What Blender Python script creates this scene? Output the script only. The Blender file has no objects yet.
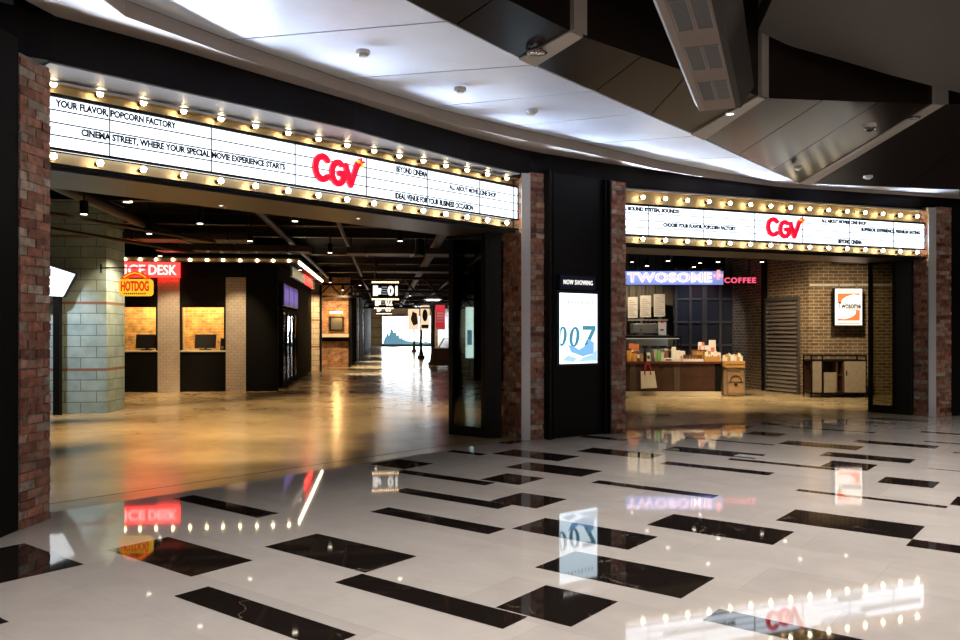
import bpy, bmesh, math, random
from mathutils import Vector, Matrix
C = bpy.context.scene.collection
R = random.Random(7)
PI = math.pi
H0, FP, HZ = 1.5, 820.0, 332.0      # eye height, focal length in px, horizon row

def P(px, py, z=0.0):
    """floor-plan point seen at a pixel, at height z"""
    Y = FP*(z-H0)/(HZ-py) if abs(z-H0) > 1e-6 else 10
    return Vector(((px-480)/FP*Y, Y, z))
def on_line(px, A, B):
    """point of the plan line AB that lies in image column px"""
    r = (px-480)/FP
    d = (B[0]-A[0])-r*(B[1]-A[1])
    t = (r*A[1]-A[0])/d
    return Vector((A[0]+t*(B[0]-A[0]), A[1]+t*(B[1]-A[1]), 0)), t

# ---------------------------------------------------------------- materials
MATS = {}
def nt(name):
    m = bpy.data.materials.new(name); m.use_nodes = True
    t = m.node_tree; b = t.nodes['Principled BSDF']
    MATS[name] = m
    return m, t, b
def pset(b, **k):
    for a, v in k.items():
        b.inputs[a.replace('_', ' ')].default_value = v
def plain(name, col, rough=.5, metal=0.0, spec=.5, noise=0.0, scale=8, bump=0.0):
    m, t, b = nt(name)
    pset(b, Roughness=rough, Metallic=metal)
    b.inputs['Specular IOR Level'].default_value = spec
    c = (*col, 1)
    if noise or bump:
        tc = t.nodes.new('ShaderNodeTexCoord'); n = t.nodes.new('ShaderNodeTexNoise')
        n.inputs['Scale'].default_value = scale; n.inputs['Detail'].default_value = 5
        t.links.new(tc.outputs['Object'], n.inputs['Vector'])
        mx = t.nodes.new('ShaderNodeMix'); mx.data_type = 'RGBA'
        mx.inputs[6].default_value = tuple(x*(1-noise) for x in col)+(1,)
        mx.inputs[7].default_value = tuple(min(1, x*(1+noise)) for x in col)+(1,)
        t.links.new(n.outputs['Fac'], mx.inputs[0]); t.links.new(mx.outputs[2], b.inputs['Base Color'])
        if bump:
            bp = t.nodes.new('ShaderNodeBump'); bp.inputs['Strength'].default_value = bump
            t.links.new(n.outputs['Fac'], bp.inputs['Height']); t.links.new(bp.outputs[0], b.inputs['Normal'])
    else:
        b.inputs['Base Color'].default_value = c
    return m
def emit(name, col, s, rough=.4):
    m, t, b = nt(name)
    b.inputs['Base Color'].default_value = (*[min(x, .8) for x in col], 1)
    b.inputs['Emission Color'].default_value = (*col, 1); b.inputs['Emission Strength'].default_value = s
    b.inputs['Roughness'].default_value = rough
    return m
def glass(name, tint=(.9, .95, .95), rough=.0, ior=1.5):
    m, t, b = nt(name)
    t.nodes.remove(b)
    g = t.nodes.new('ShaderNodeBsdfGlossy'); g.inputs['Roughness'].default_value = .02
    tr = t.nodes.new('ShaderNodeBsdfTransparent'); tr.inputs['Color'].default_value = (*tint, 1)
    f = t.nodes.new('ShaderNodeFresnel'); f.inputs['IOR'].default_value = ior
    mx = t.nodes.new('ShaderNodeMixShader')
    t.links.new(f.outputs[0], mx.inputs[0]); t.links.new(tr.outputs[0], mx.inputs[1]); t.links.new(g.outputs[0], mx.inputs[2])
    t.links.new(mx.outputs[0], t.nodes['Material Output'].inputs['Surface'])
    return m
def masonry(name, c1, c2, mortar, bw, bh, ms=.01, rough=.8, bump=.4, noise=.35, stripes=None, spec=.3):
    m, t, b = nt(name); N = t.nodes.new; L = t.links.new
    pset(b, Roughness=rough); b.inputs['Specular IOR Level'].default_value = spec
    tc = N('ShaderNodeTexCoord'); sx = N('ShaderNodeSeparateXYZ'); L(tc.outputs['Object'], sx.inputs[0])
    ad = N('ShaderNodeMath'); ad.operation = 'ADD'; L(sx.outputs[0], ad.inputs[0]); L(sx.outputs[1], ad.inputs[1])
    cb = N('ShaderNodeCombineXYZ'); L(ad.outputs[0], cb.inputs[0]); L(sx.outputs[2], cb.inputs[1])
    br = N('ShaderNodeTexBrick'); L(cb.outputs[0], br.inputs['Vector'])
    br.inputs['Color1'].default_value = (*c1, 1); br.inputs['Color2'].default_value = (*c2, 1); br.inputs['Mortar'].default_value = (*mortar, 1)
    for k, v in (('Scale', 1), ('Mortar Size', ms), ('Mortar Smooth', .1), ('Bias', 0), ('Brick Width', bw), ('Row Height', bh)):
        br.inputs[k].default_value = v
    n = N('ShaderNodeTexNoise'); n.inputs['Scale'].default_value = 5; n.inputs['Detail'].default_value = 6
    L(tc.outputs['Object'], n.inputs['Vector'])
    mx = N('ShaderNodeMix'); mx.data_type = 'RGBA'; mx.blend_type = 'MULTIPLY'; mx.inputs[0].default_value = 1
    rp = N('ShaderNodeMapRange'); rp.inputs[1].default_value = .3; rp.inputs[2].default_value = .7
    rp.inputs[3].default_value = 1-noise; rp.inputs[4].default_value = 1+noise
    L(n.outputs['Fac'], rp.inputs[0]); L(br.outputs['Color'], mx.inputs[6]); L(rp.outputs[0], mx.inputs[7])
    out = mx.outputs[2]
    if stripes:                       # courses of red brick let into the blockwork
        period, h, off, col = stripes
        a = N('ShaderNodeMath'); a.operation = 'ADD'; a.inputs[1].default_value = -off+100*period; L(sx.outputs[2], a.inputs[0])
        mo = N('ShaderNodeMath'); mo.operation = 'MODULO'; mo.inputs[1].default_value = period; L(a.outputs[0], mo.inputs[0])
        lt = N('ShaderNodeMath'); lt.operation = 'LESS_THAN'; lt.inputs[1].default_value = h; L(mo.outputs[0], lt.inputs[0])
        m2 = N('ShaderNodeMix'); m2.data_type = 'RGBA'; L(lt.outputs[0], m2.inputs[0]); L(out, m2.inputs[6])
        m2.inputs[7].default_value = (*col, 1); out = m2.outputs[2]
    L(out, b.inputs['Base Color'])
    bp = N('ShaderNodeBump'); bp.inputs['Strength'].default_value = bump; bp.inputs['Distance'].default_value = .01; bp.invert = True
    L(br.outputs['Fac'], bp.inputs['Height']); L(bp.outputs[0], b.inputs['Normal'])
    return m

black = plain('black_paint', (.005, .005, .005), .4, spec=.2)
matt_black = plain('matt_black', (.006, .006, .006), .8, spec=.12)
dark_steel = plain('dark_steel', (.02, .019, .018), .35, .6)
door_steel = plain('door_steel', (.010, .009, .007), .4, .2, spec=.3)
silver = plain('brushed_aluminium', (.78, .80, .84), .3, .6, noise=.08, scale=30)
white_trim = plain('white_trim', (.5, .52, .58), .5, .1)
gold = plain('brass_reflector', (.55, .44, .28), .48, .8)
bronze = plain('bronze_panel', (.034, .026, .024), .38, .3, noise=.2, scale=3)
fascia_m = plain('fascia_brown', (.0075, .0055, .005), .5, noise=.25, scale=2, spec=.12)
beige = plain('beige_plaster', (.42, .36, .31), .7, noise=.05, scale=3)
taupe = plain('taupe_plaster', (.075, .064, .056), .75, noise=.12, scale=1)
rib_m = plain('rib_beige', (.42, .38, .34), .55)
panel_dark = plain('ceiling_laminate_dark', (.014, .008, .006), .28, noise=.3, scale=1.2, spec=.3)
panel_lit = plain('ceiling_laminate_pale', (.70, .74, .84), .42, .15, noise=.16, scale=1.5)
plastic_white = plain('white_plastic', (.75, .74, .7), .4)
plastic_black = plain('black_plastic', (.012, .012, .012), .3)
chrome = plain('chrome', (.8, .8, .82), .12, 1)
sign_black = plain('sign_ink', (.012, .013, .02), .6)
duct_m = plain('duct_brown', (.035, .024, .018), .5, .3, noise=.3, scale=4)
dark_wood = plain('dark_walnut', (.05, .022, .012), .35, noise=.4, scale=6)
grey_wood = plain('weathered_wood', (.23, .19, .14), .6, noise=.3, scale=12)
tan_wood = plain('pine_crate', (.6, .33, .1), .6, noise=.25, scale=10)
kraft = plain('kraft_board', (.42, .26, .13), .75, noise=.1, scale=10)
paper = plain('cream_paper', (.8, .76, .66), .7)
cream = plain('cream_stone', (.7, .64, .5), .35)
red_cord = plain('red_cord', (.6, .01, .04), .5)
white_paper = plain('white_card', (.85, .84, .8), .7)
menu_board = plain('menu_board', (.5, .48, .45), .5, noise=.1, scale=30)
metal_grey = plain('steel_grey', (.35, .35, .35), .35, .7)
leather = plain('brown_leather', (.12, .06, .03), .5)
glass_m = glass('clear_glass'); glass_soft = glass('cooler_glass', (.85, .9, .9), ior=1.06); glass_dark = glass('tinted_glass', (.6, .6, .52))
brick_lit = masonry('booth_brick', (.55, .27, .09), (.75, .45, .17), (.6, .48, .3), .21, .07, .008, noise=.4)
brick_hall = masonry('hall_brick', (.28, .1, .045), (.42, .2, .09), (.35, .27, .18), .21, .07, .009, noise=.5)
brick_cafe = masonry('cafe_brick', (.135, .085, .05), (.21, .145, .09), (.42, .34, .22), .23, .078, .009, noise=.2, bump=.7)
block_grey = masonry('glazed_block', (.33, .47, .52), (.40, .54, .58), (.16, .19, .19), .62, .205, .008, rough=.4, bump=.3, noise=.16, stripes=(1.23, .05, .78, (.28, .15, .11)))
block_cream = masonry('cream_block', (.62, .50, .36), (.72, .6, .44), (.32, .24, .16), .5, .205, .01, rough=.5, noise=.15, stripes=(1.02, .07, .9, (.33, .15, .09)))
subway = masonry('subway_tile', (.55, .48, .42), (.6, .53, .47), (.36, .3, .26), .15, .075, .004, rough=.3, bump=.2, noise=.06)

def marble():
    m, t, b = nt('white_marble'); N = t.nodes.new; L = t.links.new
    pset(b, Roughness=.035); b.inputs['Specular IOR Level'].default_value = .75
    tc = N('ShaderNodeTexCoord'); mp = N('ShaderNodeMapping'); mp.inputs['Rotation'].default_value = (0, 0, -math.atan2(820, -1050)+PI)
    L(tc.outputs['Object'], mp.inputs[0])
    br = N('ShaderNodeTexBrick'); L(mp.outputs[0], br.inputs[0])
    br.inputs['Color1'].default_value = (.47, .44, .42, 1); br.inputs['Color2'].default_value = (.535, .505, .48, 1)
    br.inputs['Mortar'].default_value = (.40, .36, .33, 1)
    for k, v in (('Scale', 1), ('Mortar Size', .0016), ('Mortar Smooth', .3), ('Bias', 0), ('Brick Width', 1.17), ('Row Height', .585)):
        br.inputs[k].default_value = v
    n = N('ShaderNodeTexNoise'); n.inputs['Scale'].default_value = 2.2; n.inputs['Detail'].default_value = 9; n.inputs['Roughness'].default_value = .6
    n.inputs['Distortion'].default_value = .8
    mp2 = N('ShaderNodeMapping'); mp2.inputs['Scale'].default_value = (1, 1.4, 1); L(mp.outputs[0], mp2.inputs[0]); L(mp2.outputs[0], n.inputs['Vector'])
    rp = N('ShaderNodeMapRange'); rp.inputs[1].default_value = .3; rp.inputs[2].default_value = .7; rp.inputs[3].default_value = .92; rp.inputs[4].default_value = 1.06
    L(n.outputs['Fac'], rp.inputs[0])
    mx = N('ShaderNodeMix'); mx.data_type = 'RGBA'; mx.blend_type = 'MULTIPLY'; mx.inputs[0].default_value = 1
    L(br.outputs['Color'], mx.inputs[6]); L(rp.outputs[0], mx.inputs[7]); L(mx.outputs[2], b.inputs['Base Color'])
    n2 = N('ShaderNodeTexNoise'); n2.inputs['Scale'].default_value = 25; L(tc.outputs['Object'], n2.inputs['Vector'])
    bp = N('ShaderNodeBump'); bp.inputs['Strength'].default_value = .002; L(n2.outputs['Fac'], bp.inputs['Height']); L(bp.outputs[0], b.inputs['Normal'])
    return m
white_marble = marble()
def dark_marble():
    m, t, b = nt('black_marble'); N = t.nodes.new; L = t.links.new
    pset(b, Roughness=.035); b.inputs['Specular IOR Level'].default_value = .75
    tc = N('ShaderNodeTexCoord')
    v = N('ShaderNodeTexVoronoi'); v.feature = 'DISTANCE_TO_EDGE'; v.inputs['Scale'].default_value = 1.3
    n = N('ShaderNodeTexNoise'); n.inputs['Scale'].default_value = 3; n.inputs['Detail'].default_value = 8
    L(tc.outputs['Object'], n.inputs['Vector'])
    ad = N('ShaderNodeVectorMath'); ad.operation = 'ADD'; L(tc.outputs['Object'], ad.inputs[0]); L(n.outputs['Color'], ad.inputs[1]); L(ad.outputs[0], v.inputs['Vector'])
    cr = N('ShaderNodeValToRGB'); e = cr.color_ramp.elements
    e[0].position = 0; e[0].color = (.20, .17, .14, 1); e[1].position = .012; e[1].color = (.014, .010, .009, 1)
    L(v.outputs['Distance'], cr.inputs[0])
    mk = N('ShaderNodeMapRange'); mk.inputs[1].default_value = .5; mk.inputs[2].default_value = .62; L(n.outputs['Fac'], mk.inputs[0])
    mx = N('ShaderNodeMix'); mx.data_type = 'RGBA'; mx.inputs[6].default_value = (.013, .010, .009, 1)
    L(mk.outputs[0], mx.inputs[0]); L(cr.outputs[0], mx.inputs[7]); L(mx.outputs[2], b.inputs['Base Color'])
    return m
black_marble = dark_marble()
def concrete():
    m, t, b = nt('polished_concrete'); N = t.nodes.new; L = t.links.new
    b.inputs['Specular IOR Level'].default_value = .6
    tc = N('ShaderNodeTexCoord'); n = N('ShaderNodeTexNoise'); n.inputs['Scale'].default_value = .9; n.inputs['Detail'].default_value = 8; n.inputs['Roughness'].default_value = .65
    L(tc.outputs['Object'], n.inputs['Vector'])
    cr = N('ShaderNodeValToRGB'); e = cr.color_ramp.elements
    e[0].position = .3; e[0].color = (.34, .25, .13, 1); e[1].position = .7; e[1].color = (.56, .44, .26, 1)
    L(n.outputs['Fac'], cr.inputs[0]); L(cr.outputs[0], b.inputs['Base Color'])
    rr = N('ShaderNodeMapRange'); rr.inputs[3].default_value = .19; rr.inputs[4].default_value = .225; L(n.outputs['Fac'], rr.inputs[0]); L(rr.outputs[0], b.inputs['Roughness'])
    return m
concrete_m = concrete()
def aged_brick():
    m, t, b = nt('aged_brick'); N = t.nodes.new; L = t.links.new
    pset(b, Roughness=.8); b.inputs['Specular IOR Level'].default_value = .25
    a = N('ShaderNodeAttribute'); a.attribute_name = 'tint'
    tc = N('ShaderNodeTexCoord'); n = N('ShaderNodeTexNoise'); n.inputs['Scale'].default_value = 14; n.inputs['Detail'].default_value = 7
    L(tc.outputs['Object'], n.inputs['Vector'])
    rp = N('ShaderNodeMapRange'); rp.inputs[1].default_value = .3; rp.inputs[2].default_value = .7; rp.inputs[3].default_value = .55; rp.inputs[4].default_value = 1.35
    L(n.outputs['Fac'], rp.inputs[0])
    mx = N('ShaderNodeMix'); mx.data_type = 'RGBA'; mx.blend_type = 'MULTIPLY'; mx.inputs[0].default_value = 1
    L(a.outputs['Color'], mx.inputs[6]); L(rp.outputs[0], mx.inputs[7])
    n3 = N('ShaderNodeTexNoise'); n3.inputs['Scale'].default_value = 7; n3.inputs['Detail'].default_value = 6; L(tc.outputs['Object'], n3.inputs['Vector'])
    r3 = N('ShaderNodeMapRange'); r3.inputs[1].default_value = .56; r3.inputs[2].default_value = .68; r3.inputs[4].default_value = .6; L(n3.outputs['Fac'], r3.inputs[0])
    m3 = N('ShaderNodeMix'); m3.data_type = 'RGBA'; L(r3.outputs[0], m3.inputs[0]); L(mx.outputs[2], m3.inputs[6]); m3.inputs[7].default_value = (.33, .27, .22, 1)
    L(m3.outputs[2], b.inputs['Base Color'])
    bp = N('ShaderNodeBump'); bp.inputs['Strength'].default_value = .6; bp.inputs['Distance'].default_value = .01
    L(n.outputs['Fac'], bp.inputs['Height']); L(bp.outputs[0], b.inputs['Normal'])
    return m
aged_brick_m = aged_brick()

e_panel = emit('sign_panel_light', (.80, .89, 1), 2.4)
e_panel2 = emit('sign_panel_light_b', (.80, .89, 1), 2.4)
e_bulb = emit('bulb_light', (1, .78, .45), 38)
e_bulb_small = emit('small_bulb_light', (1, .72, .4), 26)
e_bulb_dim = emit('dim_bulb_light', (1, .72, .4), 7)
e_tube = emit('tube_light', (1, .86, .55), 14)
e_red = emit('neon_red', (1, .010, .008), 12)
e_white = emit('letter_white', (1, .95, .9), 1.25)
e_logo = plain('logo_red', (.75, .01, .045), .35)
e_logo.node_tree.nodes['Principled BSDF'].inputs['Emission Color'].default_value = (.85, .01, .05, 1)
e_logo.node_tree.nodes['Principled BSDF'].inputs['Emission Strength'].default_value = .75
e_yellow = emit('hotdog_yellow', (1, .55, .03), 1.0)
e_hotred = emit('hotdog_red', (.8, .06, .01), .7)
e_pink = emit('neon_pink', (1, .42, .46), 1.05)
e_pinkred = emit('neon_crimson', (1, .1, .2), 1.3)
e_blueglow = emit('sign_blue_glow', (.22, .3, .68), .9)
e_pinkwhite = emit('neon_pale', (1, .86, .95), 1.5)
e_stand = emit('stand_light', (.6, .85, 1), 3.5)
e_screen = emit('display_screen', (.72, .88, 1), 2.0)
e_teal = emit('display_teal', (.07, .25, .34), 1.0)
e_blue = emit('display_blue', (.22, .5, .85), 1.0)
e_blue2 = emit('display_pale_blue', (.45, .7, .95), 1.0)
e_grey = emit('display_grey', (.45, .55, .62), .9)
e_far = emit('far_screen', (.9, .95, 1), 17)
e_farblue = emit('far_screen_blue', (.1, .25, .36), 1)
e_purple = emit('purple_screen', (.08, .06, .3), .8)
e_purple2 = emit('purple_screen_bright', (.3, .2, .6), .6)
e_menu = emit('menu_screen', (.85, .95, 1), 1.0)
e_lamp = emit('lamp_white', (1, .86, .66), 7)
e_cool = emit('lamp_cool', (.8, .9, 1), 8)
e_poster = emit('poster_light', (.9, .86, .8), 1.1)
e_orange = emit('poster_orange', (.75, .16, .05), .9)
e_posterblack = emit('poster_ink', (.02, .02, .02), .5)
e_cream = emit('banner_cream', (.85, .62, .4), 1.2)
e_banner = emit('banner_red', (.5, .02, .03), .8)
e_fridge = emit('fridge_light', (.4, .5, .6), .08)

# ---------------------------------------------------------------- mesh builder
_font = {}
def font_mesh(s, bold, space=1.0):
    k = (s, bold, space)
    if k in _font: return _font[k]
    cu = bpy.data.curves.new('t', 'FONT'); cu.body = s; cu.offset = bold; cu.space_character = space; cu.resolution_u = 3
    o = bpy.data.objects.new('t', cu); C.objects.link(o)
    bpy.context.view_layer.update()
    me = bpy.data.meshes.new_from_object(o.evaluated_get(bpy.context.evaluated_depsgraph_get()))
    vs = [v.co.copy() for v in me.vertices]; fs = [tuple(p.vertices) for p in me.polygons]
    bpy.data.objects.remove(o); bpy.data.curves.remove(cu); bpy.data.meshes.remove(me)
    _font[k] = (vs, fs)
    return _font[k]

class MB:
    def __init__(s):
        s.v = []; s.f = []; s.mi = []; s.col = None
    def add(s, vs, fs, mi=0):
        b = len(s.v); s.v += [tuple(v) for v in vs]
        for f in fs: s.f.append(tuple(b+i for i in f)); s.mi.append(mi)
        return s
    def hexa(s, p, mi=0):       # p: 4 bottom ccw, 4 top
        return s.add(p, [(3, 2, 1, 0), (4, 5, 6, 7), (0, 1, 5, 4), (1, 2, 6, 5), (2, 3, 7, 6), (3, 0, 4, 7)], mi)
    def box(s, x0, x1, y0, y1, z0, z1, mi=0):
        return s.hexa([(x0, y0, z0), (x1, y0, z0), (x1, y1, z0), (x0, y1, z0), (x0, y0, z1), (x1, y0, z1), (x1, y1, z1), (x0, y1, z1)], mi)
    def prism(s, pts, z0, z1, mi=0):
        n = len(pts)
        vs = [(p[0], p[1], z0) for p in pts]+[(p[0], p[1], z1) for p in pts]
        fs = [tuple(range(n-1, -1, -1)), tuple(range(n, 2*n))]+[(i, (i+1) % n, n+(i+1) % n, n+i) for i in range(n)]
        return s.add(vs, fs, mi)
    def xzprism(s, pts, y0, y1, mi=0):      # outline in x,z, extruded over y
        n = len(pts)
        vs = [(p[0], y0, p[1]) for p in pts]+[(p[0], y1, p[1]) for p in pts]
        fs = [tuple(range(n)), tuple(range(2*n-1, n-1, -1))]+[(n+i, n+(i+1) % n, (i+1) % n, i) for i in range(n)]
        return s.add(vs, fs, mi)
    def cyl(s, a, b, r, n=12, r2=None, mi=0):
        a = Vector(a); b = Vector(b); d = (b-a).normalized(); r2 = r if r2 is None else r2
        u = d.orthogonal().normalized(); w = d.cross(u)
        vs = []
        for c, q in ((a, r), (b, r2)):
            for i in range(n):
                t = 2*PI*i/n; vs.append(c+u*math.cos(t)*q+w*math.sin(t)*q)
        fs = [tuple(range(n-1, -1, -1)), tuple(range(n, 2*n))]+[(i, (i+1) % n, n+(i+1) % n, n+i) for i in range(n)]
        return s.add(vs, fs, mi)
    def tube(s, pts, r, n=8, mi=0):
        for a, b in zip(pts, pts[1:]): s.cyl(a, b, r, n, mi=mi)
        return s
    def lathe(s, prof, c=(0, 0, 0), n=16, mi=0):
        vs = []; k = len(prof)
        for i in range(n):
            t = 2*PI*i/n
            for r, z in prof: vs.append((c[0]+r*math.cos(t), c[1]+r*math.sin(t), c[2]+z))
        fs = []
        for i in range(n):
            j = (i+1) % n
            for q in range(k-1): fs.append((i*k+q, j*k+q, j*k+q+1, i*k+q+1))
        return s.add(vs, fs, mi)
    def ball(s, c, r, n=10, sz=1, mi=0):
        prof = [(max(1e-4, r*math.sin(PI*i/(n//2+1))), -r*sz*math.cos(PI*i/(n//2+1))) for i in range(n//2+2)]
        return s.lathe(prof, c, n, mi)
    def quad(s, *p, mi=0):
        return s.add(p, [tuple(range(len(p)))], mi)
    def slab(s, pts, t=.03, mi=0):       # polygon in space given a thickness upwards
        n = len(pts); top = [(p[0], p[1], p[2]+t) for p in pts]
        return s.add(list(map(tuple, pts))+top, [tuple(range(n)), tuple(range(2*n-1, n-1, -1))]+[(n+i, n+(i+1) % n, (i+1) % n, i) for i in range(n)], mi)
    def patch(s, a, b, c, d, n=8, t=.03, mi=0):      # ruled panel a-b (lower) to d-c (upper), smooth along its length
        base = len(s.v); m = n+1
        for lift in (0, t):
            for k in range(m):
                for q in (a.lerp(b, k/n), d.lerp(c, k/n)): s.v.append((q[0], q[1], q[2]+lift))
        F = []
        for k in range(n):
            i = base+2*k; j = i+2*m
            F += [(i, i+2, i+3, i+1), (j, j+1, j+3, j+2), (i, j, j+2, i+2), (i+1, i+3, j+3, j+1)]
        j = base+2*m; F += [(base, base+1, j+1, j), (j-2, 2*m+j-2, 2*m+j-1, j-1)]
        for f in F: s.f.append(f); s.mi.append(mi)
        return s
    def text(s, t, x0, x1, z0, z1, y, d=.004, bold=.0, mi=0, space=1.0):     # reads along x, faces -y
        vs, fs = font_mesh(t, bold, space)
        ax = min(v.x for v in vs); bx = max(v.x for v in vs); ay = min(v.y for v in vs); by = max(v.y for v in vs)
        q = [((v.x-ax)/(bx-ax)*(x1-x0)+x0, (v.y-ay)/(by-ay)*(z1-z0)+z0) for v in vs]
        s.add([(a, y, b) for a, b in q], fs, mi)
        # rim gives the letters their thickness
        cnt = {}
        for f in fs:
            for i in range(len(f)):
                e = (f[i], f[(i+1) % len(f)]); cnt[e] = 1
        b0 = len(s.v); s.v += [(a, y+d, b) for a, b in q]
        for (i, j) in cnt:
            if (j, i) not in cnt:
                s.f.append((b0-len(q)+j, b0-len(q)+i, b0+i, b0+j)); s.mi.append(mi)
        return s
    def stroke(s, pts, w, y0, y1, mi=0, caps=True):        # round-ended brush line in the x,z plane
        for (a, b) in zip(pts, pts[1:]):
            dx, dz = b[0]-a[0], b[1]-a[1]; l = math.hypot(dx, dz) or 1; nx, nz = -dz/l*w/2, dx/l*w/2
            s.xzprism([(a[0]-nx, a[1]-nz), (b[0]-nx, b[1]-nz), (b[0]+nx, b[1]+nz), (a[0]+nx, a[1]+nz)], y0, y1, mi)
        for i, a in enumerate(pts):
            if caps or 0 < i < len(pts)-1:
                s.cyl((a[0], y1, a[1]), (a[0], y0, a[1]), w/2, 14, mi=mi)
        return s
    def bricks(s, o, a, n, L, z0, z1, h=.072, bl=.205, seed=1, ja=0.0, jb=0.0):
        """a face of real bricks: origin o, along a, outward n; courses in alternating bond"""
        r = random.Random(seed); a = Vector(a).normalized(); n = Vector(n).normalized(); o = Vector(o)
        if s.col is None: s.col = [(.16, .12, .1)]*len(s.f)
        mort = (.27, .215, .18)
        def hx(u0, u1, w0, w1, d0, d1, c, j=0):
            J = lambda: r.uniform(-j, j)
            p = []
            for w in (w0, w1):
                for (u, dd) in ((u0, d1), (u1, d1), (u1, d0), (u0, d0)):
                    q = o+a*(u+J())+n*(dd+(J() if dd == d1 else 0)); p.append((q.x, q.y, w+J()))
            k = len(s.f); s.hexa(p); s.col += [c]*(len(s.f)-k)
        hx(0, L, z0, z1, -.03, -.004, mort)
        k = 0; z = z0
        while z < z1-.02:
            zz = min(z+h-.010, z1)
            u = -bl*(.5 if k % 2 else 0)-r.uniform(0, .03)*(L > .5)
            if L < .45: u = -(.11 if k % 2 else 0)
            while u < L:
                l = bl+r.uniform(-.008, .008)
                u0 = max(u, -ja if r.random() < .5 else 0); u1 = min(u+l-.011, L+(jb*r.random()))
                if u1-u0 > .02:
                    t = r.random(); g = r.uniform(.65, 1.25)
                    c = (.42, .185, .125) if t < .45 else (.46, .28, .2) if t < .72 else (.25, .11, .08) if t < .86 else (.52, .42, .35)
                    hx(u0, u1, z+r.uniform(-.003, .003), zz+r.uniform(-.003, .003), -.02, r.uniform(0, .012), tuple(x*g for x in c), .0035)
                u += l
            z += h; k += 1
        return s
    def build(s, name, mat, parent=None, smooth=False, bevel=0, label=None):
        me = bpy.data.meshes.new(name); me.from_pydata(s.v, [], s.f)
        for m in (mat if isinstance(mat, (list, tuple)) else [mat]): me.materials.append(m)
        for p, i in zip(me.polygons, s.mi): p.material_index = i
        if s.col is not None:
            ca = me.color_attributes.new('tint', 'FLOAT_COLOR', 'CORNER')
            for p in me.polygons:
                c = s.col[p.index] if p.index < len(s.col) else (.2, .1, .08)
                for li in p.loop_indices: ca.data[li].color = (*c, 1)
        if smooth:
            for p in me.polygons: p.use_smooth = True
            if smooth != 'all':
                try: me.set_sharp_from_angle(angle=math.radians(40))
                except Exception: pass
        me.update()
        o = bpy.data.objects.new(name, me); C.objects.link(o)
        if bevel:
            b = o.modifiers.new('bevel', 'BEVEL'); b.width = bevel; b.segments = 2; b.limit_method = 'ANGLE'
        if parent is not None: o.parent = parent
        if label: o['label'] = label
        return o
def tag(o, label=None, cat=None, group=None, kind=None):
    if label: o['label'] = label
    if cat: o['category'] = cat
    if group: o['group'] = group
    if kind: o['kind'] = kind
    return o
def thing(name, label, cat, loc=(0, 0, 0), rz=0, group=None):
    o = bpy.data.objects.new(name, None); C.objects.link(o); o.empty_display_size = .2
    o.location = loc; o.rotation_euler = (0, 0, rz)
    return tag(o, label, cat, group)
def frame(name, loc, rz, label=None):
    o = bpy.data.objects.new(name, None); C.objects.link(o); o.location = loc; o.rotation_euler = (0, 0, rz); o['kind'] = 'structure'
    if label: o['label'] = label
    return o
def struct(o, label=None):
    o['kind'] = 'structure'
    if label: o['label'] = label
    return o
def copy_tree(o, parent=None):
    c = o.copy(); C.objects.link(c)
    if parent is not None: c.parent = parent
    for ch in [x for x in bpy.data.objects if x.parent == o]: copy_tree(ch, c)
    return c
def spot(loc, power, size=70, blend=.6, col=(1, .8, .55), r=.05, target=None):
    l = bpy.data.lights.new('spot_light', 'SPOT'); l.energy = power; l.spot_size = math.radians(size); l.spot_blend = blend
    l.color = col; l.shadow_soft_size = r
    o = bpy.data.objects.new('spot_light', l); C.objects.link(o); o.location = loc
    if target is not None:
        o.rotation_euler = (Vector(target)-Vector(loc)).to_track_quat('-Z', 'Y').to_euler()
    return o
def area(loc, power, sx, sy, col=(1, 1, 1), target=None, spread=180):
    l = bpy.data.lights.new('area_light', 'AREA'); l.energy = power; l.shape = 'RECTANGLE'; l.size = sx; l.size_y = sy; l.color = col; l.spread = math.radians(spread)
    o = bpy.data.objects.new('area_light', l); C.objects.link(o); o.location = loc
    if target is not None: o.rotation_euler = (Vector(target)-Vector(loc)).to_track_quat('-Z', 'Y').to_euler()
    return o
def point(loc, power, col=(1, .8, .55), r=.05):
    l = bpy.data.lights.new('point_light', 'POINT'); l.energy = power; l.color = col; l.shadow_soft_size = r
    o = bpy.data.objects.new('point_light', l); C.objects.link(o); o.location = loc
    return o
# ================================================================ camera
cd = bpy.data.cameras.new('camera'); cam = bpy.data.objects.new('camera', cd); C.objects.link(cam)
cam.location = (0, 0, H0); cam.rotation_euler = (PI/2, 0, 0)
cd.sensor_width = 36; cd.lens = FP/960*36; cd.shift_y = (HZ-320)/960; cd.clip_end = 300
bpy.context.scene.camera = cam

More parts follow.
